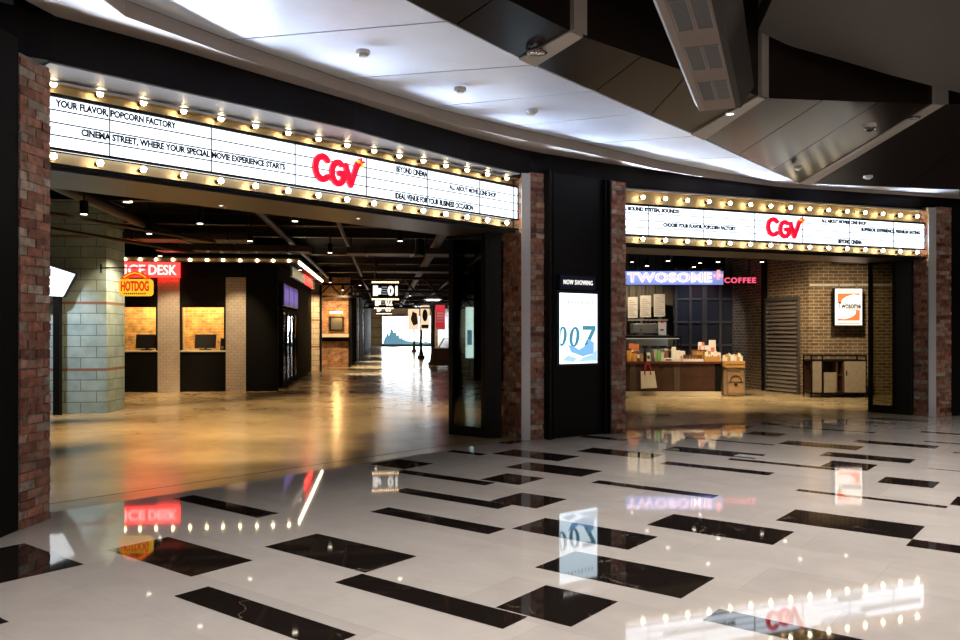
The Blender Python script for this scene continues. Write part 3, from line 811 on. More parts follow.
# ================================================================ ceiling fittings of the concourse
def detector(px, py, z, label, r=.065, group='smoke detectors on the pale ceiling panels'):
    t = thing('smoke_detector', label, 'smoke detector', P(px, py, z), 0, group)
    MB().lathe([(.001, -.02), (r*.55, -.02), (r*.7, -.008), (r*.72, 0), (.001, 0)], (0, 0, -.012), 16).build('sensor_head', plastic_white, t, smooth=True)
    MB().lathe([(.001, -.012), (r, -.012), (r, .02), (.001, .02)], n=18).build('base', plastic_white, t, smooth=True)
zp = {}
for (px, py, z, l) in ((363, 53, 4.06, 'small round smoke detector on the pale ceiling panel, leftmost'), (460, 90, 4.07, 'small round smoke detector on the pale ceiling panel right of the leftmost one'),
                    (532, 112, 4.08, 'small round smoke detector on the pale ceiling panel above the end of the long marquee')):
    detector(px, py, z-.075, l)
detector(868, 177, 3.93, 'small white round detector on the dark ceiling panel at far right', .07, None)
detector(798, 168, 3.97, 'small dark-shadowed detector near the lower corner of the folded ceiling', .055, None)
t = thing('security_camera', 'white dome security camera under the dark folded ceiling panel at right', 'camera', P(870, 124, 4.38))
MB().lathe([(.001, 0), (.085, 0), (.085, -.03), (.07, -.05), (.001, -.05)], n=20).build('mount', plastic_white, t, smooth=True)
MB().lathe([(.06, -.05), (.055, -.085), (.035, -.108), (.001, -.115)], n=20).build('dome', plastic_black, t, smooth='all')
MB().lathe([(.06, -.048), (.074, -.05), (.07, -.075), (.058, -.078)], n=20).build('ring', chrome, t, smooth=True)
def twin_spot(px, py, z, rz, label):
    t = thing('twin_downlight', label, 'ceiling light', P(px, py, z), rz, 'twin downlights in the ceiling ribs')
    MB().lathe([(.07, -.004), (.09, -.004), (.09, .01), (.07, .01)], n=20).build('bezel', chrome, t, smooth=True)
    for s in (-1, 1):
        MB().lathe([(.001, .012), (.016, .012), (.03, -.006), (.033, -.008)], (s*.035, 0, 0), 14).build('reflector', chrome, t, smooth=True)
twin_spot(537, 52.5, 3.92, .3, 'chrome twin downlight set in the left ceiling rib')
twin_spot(914, 118, 4.68, .3, 'chrome twin downlight set in the right ceiling rib')
downlight(P(730, 114, 3.95), .055, 'round lit downlight at the end of the middle ceiling rib beside the air trough', mat=e_cool)
# air trough with grilles
za = 3.72
q0, q1 = P(703, 113, za), P(738, 106, za)
dirv = Vector((math.sin(math.radians(20.5)), math.cos(math.radians(20.5)), 0))
ctr = (q0+q1)/2; rzv = -math.radians(20.5)
t = thing('air_diffuser_trough', 'long hanging grey-brown air trough with pairs of square grilles, upper right', 'air vent', tuple(ctr), rzv)
hw = .2; Lb = 7.0
tr_m = plain('trough_paint', (.17, .13, .105), .6); gr_m = plain('grille_grey', (.19, .19, .2), .5); gr_d = plain('grille_dark', (.05, .05, .05), .6)
MB().box(-hw*.74, hw*.74, -Lb, 0, 0, .05).build('bottom_plate', tr_m, t)
MB().hexa([(-hw, -Lb, .0), (-hw*.74, -Lb, 0), (-hw*.74, 0, 0), (-hw, 0, .0), (-hw-.05, -Lb, .09), (-hw*.74, -Lb, .06), (-hw*.74, 0, .06), (-hw-.05, 0, .09)]).build('left_bevel', plain('trough_edge', (.22, .18, .15), .6), t)
MB().hexa([(hw*.74, -Lb, 0), (hw, -Lb, .0), (hw, 0, .0), (hw*.74, 0, 0), (hw*.74, -Lb, .2), (hw+.12, -Lb, .2), (hw+.12, 0, .2), (hw*.74, 0, .2)]).build('right_side', plain('trough_side', (.018, .014, .012), .6, spec=.2), t)
MB().box(-hw-.045, hw+.115, -Lb, .0, .2, .24).build('top_plate', taupe, t)
first = None
ys = [-.2-.335*i for i in range(4)]
for i, (y0_) in enumerate([-.40, -1.36, -2.32, -3.28]):
    for s in (-1, 1):
        c = MB(); x0_, x1_ = (-.13, -.008) if s < 0 else (.008, .13)
        gx0, gx1 = x0_, x1_; yy0, yy1 = y0_-.58, y0_
        c.box(gx0, gx1, yy0, yy0+.008, -.006, 0, 1); c.box(gx0, gx1, yy1-.008, yy1, -.006, 0, 1); c.box(gx0, gx0+.006, yy0, yy1, -.006, 0, 1); c.box(gx1-.006, gx1, yy0, yy1, -.006, 0, 1)
        c.box(gx0, gx1, yy0, yy1, -.001, .0, 0)
        for k in range(28):
            yk = yy0+.012+k*.02; c.box(gx0+.006, gx1-.006, yk, yk+.007, -.004, -.001, 1)
        c.build('grille', [gr_d, gr_m], t)
# ================================================================ cinema hall (through the wide portal)
TH = math.atan(.115)
Hh = lambda x, y: Vector((x*math.cos(TH)-y*math.sin(TH), x*math.sin(TH)+y*math.cos(TH), 0))
def hx(px, y):          # local x on the hall line local-y = y seen in column px
    q, t = on_line(px, Hh(0, y), Hh(1, y)); return t
def hy(px, x):          # local y on the line local-x = x
    q, t = on_line(px, Hh(x, 0), Hh(x, 1)); return t
def hz(py, x, y):       # height of row py at local point
    return H0+(HZ-py)*Hh(x, y).y/FP
def W(x, y, z=0): v = Hh(x, y); return (v.x, v.y, z)
# ---- booth
BY = 21.3
xr = -2.72
bo = thing('service_booth', 'black and white-tiled ticket booth with two lit brick-backed windows on the left', 'booth', W(0, 0), TH)
X = lambda px: hx(px, BY)
xl = -8.3
cxs = [(X(158), X(180)), (X(226), X(246))]
for a, b in cxs: MB().box(a, b, BY-.03, BY+.5, 0, 2.88).build('tile_column', subway, bo)
MB().box(X(246), xr, BY-.02, BY+.1, 0, 3.2).build('end_panel', matt_black, bo)
fr = MB(); fr.box(xl, X(246), BY-.05, BY+.25, 2.88, 3.2); fr.build('fascia', black, bo)
for a, b in ((xl, cxs[0][0]), (cxs[0][1], cxs[1][0])):
    MB().box(a, b, BY, BY+.06, 0, 1.0).build('counter_front', matt_black, bo)
    MB().box(a, b, BY-.04, BY+.5, 1.0, 1.04).build('counter_top', cream, bo)
    h = MB(); h.box(a, b, BY+.02, BY+.1, 2.12, 2.88)
    for k in range(8): h.box(a+.06, b-.06, BY+.012, BY+.02, 2.2+.08*k, 2.255+.08*k)
    h.build('roller_shutter', dark_steel, bo)
    MB().box(a, a+.05, BY-.01, BY+.1, 1.04, 2.88).build('window_jamb', dark_steel, bo); MB().box(b-.05, b, BY-.01, BY+.1, 1.04, 2.88).build('window_jamb', dark_steel, bo)
MB().box(xl, X(246), BY+1.5, BY+1.6, 0, 3.2).build('back_wall', brick_lit, bo)
MB().box(xl, X(246), BY+.1, BY+1.6, 2.6, 2.66).build('inner_ceiling', cream, bo)
MB().box(X(246), xr-.66, BY+1.6, BY+7.9, 0, 3.2).build('rear_body', matt_black, bo)
# side: coolers sit in it; panels
MB().box(xr-.1, xr, BY+4.45, BY+7.9, 0, 3.2).build('side_panel', matt_black, bo)
MB().box(xr-.1, xr, BY+.1, BY+4.45, 2.85, 3.2).build('side_panel', matt_black, bo)
# awning
aw = MB(); aw.box(xl, -2.15, BY-.65, BY-.55, 3.2, 3.32); aw.box(xl, -2.15, BY-.65, BY+7.4, 3.3, 3.34); aw.box(-2.2, -2.15, BY-.6, BY+7.4, 3.2, 3.32)
aw.build('awning', bronze, bo)
MB().box(xl, -2.15, BY-.67, BY-.65, 3.22, 3.30).build('awning_edge', gold, bo)
fb_ = None
for px in (108, 125, 140, 156, 173, 190, 207, 223, 240, 257, 273, 289):
    x = hx(px, BY-.68)
    if fb_ is None:
        fb_ = MB().ball((0, 0, 0), .035, 8).build('bulb', e_bulb_small, bo, smooth='all'); fb_.location = (x, BY-.69, 3.255)
    else:
        c = fb_.copy(); C.objects.link(c); c.parent = bo; c.location = (x, BY-.69, 3.255)
MB().box(-2.17, -2.12, BY-.6, BY+7.0, 3.2, 3.26).build('light_tube', e_tube, bo)
# red lettering sign
t = thing('neon_sign', 'red lit sign reading SERVICE DESK with white letters under the booth awning', 'sign', W(X(180), BY-.12), TH)
sx_ = hx(180, BY-.12)
x0_ = hx(94, BY-.12)-sx_
ch = MB(); ch.box(x0_-.1, .02, 0, .05, 2.86, 3.23); ch.build('sign_backing', e_red, t)
MB().text('SERVICE', x0_, hx(146.5, BY-.12)-sx_, 2.92, 3.17, -.03, .03, .015).build('lettering', e_white, t)
MB().text('DESK', hx(150, BY-.12)-sx_, hx(178, BY-.12)-sx_, 2.92, 3.17, -.03, .03, .015).build('lettering', e_white, t)
# hotdog sign on bracket
hp = P(135, 300, 0); 
HY = 14.6; k_ = HY/FP
hs = thing('projecting_sign', 'yellow oval-cornered HOTDOG sign with red letters hanging from a bracket on the block pillar', 'sign', ((135-480)*k_, HY, H0+(332-284)*k_), 0)
f = lambda px, py: ((px-135)*k_, (284-py)*k_)
def rrect(x0, x1, z0, z1, r, n=5):
    o = []
    for cx, cz, a0 in ((x1-r, z0+r, -90), (x1-r, z1-r, 0), (x0+r, z1-r, 90), (x0+r, z0+r, 180)):
        for i in range(n+1):
            a = math.radians(a0+90*i/n); o.append((cx+r*math.cos(a), cz+r*math.sin(a)))
    return o
a = f(119, 296); b = f(152, 279)
MB().xzprism(rrect(a[0], b[0], a[1], b[1], .06), 0, .07).build('sign_board', e_yellow, hs)
bun = MB(); bun.stroke([(-.21, .1), (-.12, .165), (0, .19), (.12, .165), (.21, .1)], .075, -.0, .06); bun.build('sausage_top', e_hotred, hs, label='red curved sausage shape')
bun = MB(); bun.stroke([(-.19, .12), (-.1, .175), (0, .2), (.1, .175), (.19, .12)], .018, -.012, .0); bun.build('mustard_line', e_yellow, hs)
MB().text('HOTDOG', -.25, .25, -.13, .055, -.012, .012, .04).build('lettering', e_hotred, hs)
MB().text('GRILLED SAUSAGE' if False else 'HOTDOG HOTDOG', -.2, .2, -.19, -.155, -.01, .01).build('small_lettering', sign_black, hs) if False else None
lw = MB()
for i in range(11): lw.box(-.2+.037*i, -.18+.037*i, -.006, 0, -.185, -.157)
lw.build('small_lettering', sign_black, hs)
br = MB(); br.tube([(-.62, .03, .29), (.2, .03, .29)], .012); br.tube([(-.62, .03, .36), (-.62, .03, .2)], .014); br.tube([(-.15, .03, .29), (-.15, .03, .18)], .006); br.tube([(.15, .03, .29), (.15, .03, .1)], .006)
br.build('bracket', dark_steel, hs)
# counter equipment
def register(px, y, label):
    x = hx(px, y)
    t = thing('cash_register', label, 'cash register', W(x, y, 1.04), TH, 'cash registers on the booth counters')
    MB().box(-.14, .14, .02, .22, 0, .03).build('base', plastic_black, t, bevel=.005)
    MB().hexa([(-.26, .0, .05), (.26, .0, .05), (.26, .04, .05), (-.26, .04, .05), (-.26, .08, .4), (.26, .08, .4), (.26, .12, .4), (-.26, .12, .4)]).build('monitor', plastic_black, t, bevel=.006)
    MB().box(-.03, .03, .06, .14, .02, .22).build('stand', plastic_black, t)
register(146, BY+.2, 'black monitor of a cash register in the left booth window')
register(205, BY+.2, 'black monitor of a cash register in the right booth window')
t = thing('card_reader', 'small black card reader at the right edge of the right booth window', 'card reader', W(hx(222, BY+.1), BY+.1, 1.04), TH)
MB().hexa([(-.05, 0, 0), (.05, 0, 0), (.05, .1, 0), (-.05, .1, 0), (-.05, .08, .3), (.05, .08, .3), (.05, .12, .3), (-.05, .12, .3)]).build('body', plastic_black, t, bevel=.005)
MB().box(-.03, .03, .01, .02, .03, .1).build('keypad', metal_grey, t)
# screens and coolers on the side
for k in range(3):
    y0 = BY+.85+1.18*k
    t = thing('menu_screen', ['purple lit film screen on the booth side, nearest the corner', 'purple lit film screen on the booth side, middle one', 'purple lit film screen on the booth side, farthest from the corner'][k], 'screen', W(xr+.02, y0), TH, 'film screens on the booth side')
    MB().box(-.06, .02, 0, 1.12, 2.2, 2.8).build('housing', plastic_black, t)
    MB().box(.02, .03, .04, 1.08, 2.24, 2.76).build('screen', e_purple, t)
    m = MB()
    for i in range(5): m.box(.03, .034, .1+.2*i, .2+.2*i, 2.3+.04*(i % 3), 2.66+.03*(i % 2))
    m.build('picture', e_purple2, t)
for k in range(4):
    y0 = BY+.8+.9*k
    t = thing('drinks_cooler', 'tall black glass-door cooler in the booth side, '+['nearest', 'second', 'third', 'farthest'][k]+' of four', 'cooler', W(xr, y0), TH, 'glass-door coolers in the booth side')
    m = MB(); m.box(-.6, -.55, 0, .86, .05, 2.15); m.box(-.55, 0, 0, .03, .05, 2.15); m.box(-.55, 0, .83, .86, .05, 2.15); m.box(-.55, 0, 0, .86, .05, .2); m.box(-.55, 0, 0, .86, 2.05, 2.15)
    m.build('cabinet', matt_black, t)
    m = MB(); m.box(0, .03, 0, .06, .1, 2.1); m.box(0, .03, .8, .86, .1, 2.1); m.box(0, .03, 0, .86, .1, .2); m.box(0, .03, 0, .86, 2.02, 2.1)
    d_ = m.build('door', matt_black, t)
    MB().cyl((.06, .1, .8), (.06, .1, 1.5), .012, 8).build('handle', dark_steel, d_)
    MB().box(.01, .014, .06, .8, .2, 2.02).build('door_glass', glass_soft, t)
    for j in range(4): MB().box(-.5, -.02, .05, .81, .45+.38*j, .465+.38*j).build('shelf', dark_steel, t)
    MB().box(-.5, -.45, .05, .1, .25, 2.0).build('inner_light', e_fridge, t)
    bt = MB()
    for j in range(4):
        for i in range(7): bt.cyl((-.12, .12+.1*i, .465+.38*j), (-.12, .12+.1*i, .465+.38*j+.2), .033, 8)
    o = bt.build('bottles', [emit('bottle_colour_%d' % k, [(.25, .4, .2), (.4, .35, .1), (.15, .3, .35), (.4, .2, .15)][k], .12)], t); o['kind'] = 'stuff'
# hanging sign box on the side
t = thing('side_sign', 'white and red lit sign box hanging along the booth side under the light tube', 'sign', W(-2.42, BY+.3), TH)
MB().box(-.03, .03, 0, 6.6, 2.93, 3.2).build('sign_box', plastic_white, t)
MB().box(.03, .04, 3.2, 5.6, 2.93, 3.2).build('red_panel', e_red, t)
MB().box(-.03, .03, -.008, 0, 2.95, 3.18).build('sign_end', metal_grey, t)

# ---- block pillar on the left with menu screen
struct(MB().prism([tuple(Hh(*p)[:2]) for p in ((-7.4, 15.85), (-5.13, 15.85), (-5.08, 16.75), (-7.4, 16.75))], 0, 3.95).build('wall_pillar', block_grey), 'grey-green glazed block pillar behind the left edge of the portal')
ks = 14.7/FP
t = thing('hanging_menu_screen', 'tilted white menu screen hanging by the left pier', 'screen', ((58-480)*ks, 14.7, H0+(332-283)*ks), 0)
g_ = lambda px, py, y=0: ((px-58)*ks, y, (283-py)*ks)
pts = [g_(40, 262, .0), g_(72, 273, .18), g_(60, 297, .14), g_(34, 296, -.06)]
m = MB(); n4 = [(p[0], p[1]+.05, p[2]) for p in pts]
m.hexa([pts[3], pts[2], (pts[2][0]+.01, pts[2][1]+.05, pts[2][2]), (pts[3][0], pts[3][1]+.05, pts[3][2]), pts[0], pts[1], (pts[1][0]+.01, pts[1][1]+.05, pts[1][2]), (pts[0][0], pts[0][1]+.05, pts[0][2])]).build('housing', plastic_black, t)
cc = sum((Vector(p) for p in pts), Vector())/4
MB().add([tuple(Vector(p)+(cc-Vector(p))*.05+Vector((0, -.01, 0))) for p in pts], [(3, 2, 1, 0)]).build('screen', e_menu, t)
o = MB().box((50-58)*ks, (56.5-58)*ks, .1, .2, -(H0+(332-283)*ks), 0).build('support_post', matt_black, t)

# ---- corridor left side
cl = MB()
def col(x0, x1, y0, y1, name, mat, z1=3.95, label=None):
    return struct(MB().prism([tuple(Hh(*p)[:2]) for p in ((x0, y0), (x1, y0), (x1, y1), (x0, y1))], 0, z1).build(name, mat), label)
col(-3.25, hx(320, 31.9), 31.9, 32.9, 'wall_pillar', block_cream, label='cream block pillar with red brick courses behind the booth')
col(hx(320, 32.0), hx(321.7, 32.0), 31.85, 32.1, 'wall_post', matt_black, 3.3)
col(-9, hx(349, 35.6), 35.6, 35.9, 'wall_brick', brick_hall, label='lit red brick wall end with a framed board in the corridor')
xw = hx(349, 35.6)
col(-8, xr-.1, 29.2, 35.6, 'wall_corridor', matt_black)
for i, (y0, y1, mt) in enumerate(((35.9, 37.0, block_cream), (37.6, 38.6, matt_black), (39.4, 40.6, block_cream), (41.5, 44, matt_black), (46, 47.5, block_cream), (49, 54, matt_black), (56, 58, block_cream), (60, 88, matt_black))):
    col(-3, xw+.03*(i > 0) , y0, y1, 'wall_corridor', mt)
col(-4, -2, 36, 88, 'wall_corridor', brick_hall)
# dark steel corner posts and a truss beam
for y in (35.5, 37.3, 39.0, 41.2): col(xw-.02, xw+.1, y, y+.15, 'wall_post', matt_black, 3.2)
# framed board, lamp, ledge
by_ = 35.55
def bz(py): return hz(py, xw-.6, by_)
t = thing('framed_board', 'dark framed board on the lit brick wall in the corridor', 'picture', W(hx(329.5, by_), by_), TH)
ww = hx(344, by_)-hx(329.5, by_)
MB().box(0, ww, -.05, 0, bz(331), bz(316.5)).build('frame', matt_black, t)
MB().box(.07, ww-.07, -.056, -.05, bz(329.5), bz(318)).build('panel', plain('board_face', (.05, .045, .035), .5, noise=.5, scale=25), t)
t = thing('picture_lamp', 'wide warm picture lamp above the framed board on the brick wall', 'wall lamp', W(hx(330.5, by_), by_, bz(312.5)), TH)
MB().cyl((0, -.22, 0), (.5, -.22, 0), .035, 10).build('lamp_tube', e_lamp, t)
MB().cyl((.25, 0, .05), (.25, -.2, .03), .015, 8).build('arm', dark_steel, t)
t = thing('wall_counter', 'cream ledge counter on the brick wall below the framed board', 'counter', W(hx(322.3, by_), by_), TH)
MB().box(0, xw-hx(322.3, by_), -.35, 0, 1.28, 1.42).build('worktop', cream, t)
MB().box(0, xw-hx(322.3, by_), -.05, 0, 1.1, 1.28).build('bracket_rail', matt_black, t)
# truss over the brick recess
def truss(x0, x1, y, z0, z1, n, label):
    t = thing('steel_truss', label, 'truss', W(0, y), TH)
    m = MB(); m.box(x0, x1, -.05, .05, z0, z0+.09); m.box(x0, x1, -.05, .05, z1-.09, z1); m.build('chords', dark_steel, t)
    m = MB()
    for i in range(n):
        a = x0+(x1-x0)*i/n; b = x0+(x1-x0)*(i+1)/n
        m.cyl((a, 0, z0+.05), ((a+b)/2, 0, z1-.05), .035, 6); m.cyl(((a+b)/2, 0, z1-.05), (b, 0, z0+.05), .035, 6)
    m.build('braces', duct_m, t)
truss(-2.78, -.9, 34.9, 2.95, 3.55, 2, 'dark steel truss over the brick recess in the corridor')
truss(-1.2, 5.4, 28.5, 2.85, 3.4, 9, 'brown steel truss across the corridor behind the first screen number')
truss(-1.2, 5.4, 44, 2.75, 3.3, 9, 'brown steel truss across the corridor, the farther one')
# ---- far end
fy = 87.5
ew = MB(); ew.box(-3, 9, fy, fy+.3, 0, 4.2); o = ew.build('wall_end', block_cream); o.rotation_euler = (0, 0, TH); struct(o, 'cream wall closing the corridor')
fx0, fx1 = hx(382.5, fy-.2), hx(430.5, fy-.2)
t = thing('video_wall', 'huge glowing white video screen at the far end of the corridor', 'screen', W(fx0, fy-.2), TH)
zt_, zb_ = hz(316.5, fx0, fy), .05
MB().box(-.1, fx1-fx0+.1, .0, .18, 0, zt_+.1).build('frame', matt_black, t)
MB().box(0, fx1-fx0, -.02, 0, .2, zt_).build('screen', e_far, t)
m = MB(); wv = fx1-fx0; rr = random.Random(3)
prof = [0, .55, .8, 1.3, .9, 1.5, 1.75, 1.2, 1.5, .9, 1.1, .6, .8, .45, .5, .3, .4, .25, .35, .2, .3, .25, .35, .2, .3, .15, .25, .3, .2, .3, .1]
m.xzprism([(0, .2), (wv, .2)]+[(wv*i/30, .25+prof[i]) for i in range(30, -1, -1)], -.05, -.02)
m.build('picture_trees', e_farblue, t)
# right corridor wall
rw = MB(); rw.box(5.5, 5.8, 24, fy, 0, 4.0); o = rw.build('wall_corridor_right', block_cream); o.rotation_euler = (0, 0, TH); struct(o)
# ---- screen-number signs
for i, (y, n_) in enumerate(((22.8, '01'), (31.8, '02'), (41.3, '03'))):
    x0 = hx((371.5, 374, 376)[i], y); x1 = hx((399, 393.5, 392)[i], y)
    z1 = hz((283.5, 297, 305)[i], 0, y); z0 = z1-.4*(1.0)
    t = thing('screen_number_sign', 'hanging lit sign reading %s over the corridor, %s' % (n_, ('nearest and topmost', 'middle one', 'farthest and lowest')[i]), 'sign', W(x0, y), TH, 'screen number signs')
    w_ = x1-x0
    MB().box(0, w_, 0, .12, z0, z1).build('sign_box', matt_black, t)
    m = MB(); m.box(.04, .11*1.6, -.01, 0, z0+.06, z1-.06); m.box(.14, .26, -.01, 0, z0+.1, z0+.2); m.box(.19, .27, -.01, 0, z0+.2, z0+.27)
    m.build('seat_symbol', e_white, t)
    m = MB()
    for q in range(4): m.box(.28, .42, -.008, 0, z0+.1+.065*q, z0+.115+.065*q)
    m.build('small_text', e_grey, t)
    MB().text(n_, w_*.58, w_*.95, z0+.06, z1-.06, -.012, .01, .05).build('number', e_white, t)
    bb_ = None
    for zz in (z0-.035, z1+.035):
        MB().box(0, w_, .02, .1, zz-.03, zz+.03).build('bulb_rail', gold, t)
        for q in range(12):
            if bb_ is None: bb_ = MB().ball((0, 0, 0), .018, 6).build('bulb', e_bulb_dim, t, smooth='all'); bb_.location = (w_*(q+.5)/12, .0, zz)
            else:
                c = bb_.copy(); C.objects.link(c); c.parent = t; c.location = (w_*(q+.5)/12, .0, zz)
    m = MB(); m.cyl((.1, .06, z1+.06), (.1, .06, 3.95), .01, 6); m.cyl((w_-.1, .06, z1+.06), (w_-.1, .06, 3.95), .01, 6); m.build('hanger_rods', dark_steel, t)
# ---- street lamps and banners
def street_lamp(px, py, label):
    p = P(px, py); y = p.y
    t = thing('street_lamp', label, 'street lamp', (p.x, p.y, 0), 0, 'street lamps along the corridor')
    MB().lathe([(.22, 0), (.22, .12), (.14, .18), (.1, .5), (.055, .55)], n=12).build('base', dark_steel, t, smooth=True)
    MB().cyl((0, 0, .5), (0, 0, 3.0), .085, 10).build('pole', dark_steel, t)
    MB().lathe([(.001, 3.2), (.1, 3.15), (.42, 3.0), (.44, 2.97)], n=16).build('lamp_shade', plastic_white, t, smooth=True)
    MB().cyl((0, 0, 2.93), (0, 0, 2.98), .3, 14).build('lamp_disc', e_cool, t)
for a in ((433, 365, 'dark street lamp with a wide white shade in the corridor, nearest and tallest-looking'), (421, 358, 'dark street lamp in the corridor beside the poster banners, middle one'), (414, 352, 'dark street lamp in the corridor, farthest and thinnest-looking')): street_lamp(*a)
def banner(px0, px1, py0, py1, Y, mat, mat2, label, kind):
    k = Y/FP; x = (px0-480)*k
    t = thing('hanging_banner', label, 'banner', (x, Y, 0), 0)
    w = (px1-px0)*k; z1 = H0+(332-py0)*k; z0 = H0+(332-py1)*k
    MB().box(0, w, 0, .04, z0, z1).build('cloth', mat, t)
    m = MB()
    if kind == 'face':
        m.xzprism([(w*(.5+.3*math.cos(a)), z0+(z1-z0)*(.6+.25*math.sin(a))) for a in [2*PI*i/14 for i in range(14)]], -.01, 0); m.build('picture', mat2, t); m = MB(); m.box(w*.1, w*.9, -.01, 0, z0+.1, z0+(z1-z0)*.22)
    elif kind == 'red':
        for i in range(4): m.box(w*.15, w*.85, -.01, 0, z0+(z1-z0)*(.3+.11*i), z0+(z1-z0)*(.36+.11*i))
        m.box(0, w, -.01, 0, z0+.03, z0+.09)
    else:
        m.xzprism([(w*.5, z0+(z1-z0)*.2), (w*.9, z0+(z1-z0)*.3), (w*.8, z1-.3), (w*.4, z1-.15), (w*.25, z0+(z1-z0)*.5)], -.01, 0)
    m.build('picture', mat2, t)
    m = MB(); m.cyl((0, .02, z1+.02), (w, .02, z1+.02), .02, 6); m.cyl((w/2, .02, z1), (w/2, .02, 3.95), .012, 6); m.build('hanging_rod', dark_steel, t)
banner(435.5, 445, 305, 329.5, 38, e_banner, e_white if False else plain('banner_lettering', (.75, .5, .45), .6), 'red hanging banner with pale lettering at the right of the corridor', 'red')
banner(420.5, 429.5, 305.5, 330, 46, e_cream, plain('banner_dark', (.05, .03, .02), .6), 'cream hanging poster banner with a dark round figure, beside the red banner', 'face')
banner(408, 419, 309, 330, 55, e_cream, plain('banner_brown', (.3, .12, .06), .6), 'pale hanging poster banner, leftmost of those in the corridor', 'tall')
# bench-like stand with chairs behind the door
p = P(443, 368)
t = thing('lobby_armchair', 'dark boxy armchair stand at the right edge of the corridor', 'armchair', (p.x-.2, p.y, 0), 0)
MB().box(-.25, .45, 0, .8, .1, .75).build('seat_box', leather, t, bevel=.03)
MB().box(-.28, .48, -.02, .82, .75, .82).build('cushion', leather, t, bevel=.03)
MB().hexa([(-.05, .3, .8), (.0, .3, .8), (.0, .7, .8), (-.05, .7, .8), (.2, .3, 1.25), (.25, .3, 1.25), (.25, .7, 1.25), (.2, .7, 1.25)]).build('back_rest', cream, t)
for x in (-.2, .4): MB().cyl((x, .1, 0), (x, .1, .12), .02, 6).build('leg', dark_steel, t)
# lit poster stand made up for the bright strip in the glass door
k = 26/FP
t = thing('added_poster_stand', 'narrow pale lit poster stand added for the bright strip in the tinted glass door', 'poster', ((465.5-480)*k, 26, 0), 0)
w = 8*k
MB().box(0, w, 0, .08, H0+(332-358)*k, H0+(332-307)*k).build('poster_panel', e_stand, t)
MB().box(w*.45, w*.55, .08, .12, 0, H0+(332-310)*k).build('post', dark_steel, t); MB().box(0, w, -.15, .25, 0, .03).build('foot_plate', dark_steel, t)
MB().box(w*.2, w*.8, -.006, 0, H0+(332-345)*k, H0+(332-330)*k).build('poster_picture', e_blue, t)

# ---- hall ceiling, beams, ducts, pipes, spotlights
o = MB().quad((-22, 6.2, 3.98), (-22, 92, 3.98), (13.2, 92, 3.98), (13.2, 17.1, 3.98), (2.5, 13.0, 3.98), (-.1, 12.5, 3.98), (-4.6, 7.2, 3.98)).build('ceiling_hall', matt_black); struct(o, 'black open ceiling of the cinema hall')
struct(MB().box(-22, -21.8, 6, 92, 0, 4).build('wall_hall_left', matt_black)); 
struct(MB().box(-22, -3.6, 5.9, 6.0, 0, 4).build('wall_hall_near', matt_black))
for i, y in enumerate((11.5, 14.5, 17.5, 19.6, 24, 27, 31, 34, 38, 43, 49, 56, 64, 74)):
    t = thing('ceiling_beam', 'dark steel beam across the hall ceiling, number %d from the portal inward' % (i+1) if False else 'dark steel beam crossing the black hall ceiling', 'beam', W(-.5, y, 0), TH, 'ceiling beams of the hall')
    x0, x1 = (-9, 3.5) if y < 20 else (-6, 6)
    if y < 13: x0, x1 = -6.0, -.4
    m = MB(); m.box(x0, x1, -.09, .09, 3.72, 3.74); m.box(x0, x1, -.09, .09, 3.93, 3.95); m.box(x0, x1, -.01, .01, 3.74, 3.93); m.build('web', duct_m, t)
r_ = random.Random(11)
for i, (x, y0, y1, z, rad) in enumerate(((-4.6, 9.5, 20, 3.58, .10), (-2.2, 10.5, 34, 3.6, .06), (-.9, 12, 60, 3.6, .04), (1.2, 14, 70, 3.58, .11), (2.6, 15, 70, 3.6, .05), (-6.4, 8.6, 20, 3.6, .05))):
    t = thing('ceiling_pipe', 'long dark pipe running into the hall under the black ceiling', 'pipe', W(x, y0, z), TH, 'pipes under the hall ceiling')
    m = MB().cyl((0, 0, 0), (0, y1-y0, 0), rad, 12); m.build('pipe_run', duct_m, t, smooth=True)
    m = MB()
    for q in range(int((y1-y0)//3)+1): m.cyl((0, .4+3*q, rad*.9), (0, .4+3*q, 3.98-z), .008, 6)
    m.build('hangers', dark_steel, t)
for i, (x, y, w_, l_) in enumerate(((-4.0, 17.0, 2.6, .7), (-3.4, 19.2, 3.4, .6), (.6, 19.5, 3.0, .8), (.9, 25, 3.2, .6))):
    t = thing('air_duct', 'rectangular brown air duct under the hall ceiling, '+['over the block pillar side', 'just in front of the booth awning', 'right of the booth over the corridor mouth', 'deeper in the corridor'][i], 'air duct', W(x, y, 3.32), TH)
    MB().box(-w_/2, w_/2, -l_/2, l_/2, 0, .14).build('duct_body', duct_m, t, bevel=.01)
    for q in (-.35, 0, .35): MB().box(w_*q-.02, w_*q+.02, -l_/2-.02, l_/2+.02, -.015, .155).build('duct_flange', dark_steel, t)
    for s_ in (-1, 1): MB().cyl((s_*(w_/2-.1), 0, .12), (s_*(w_/2-.1), 0, .65), .01).build('hanging_rod', dark_steel, t)
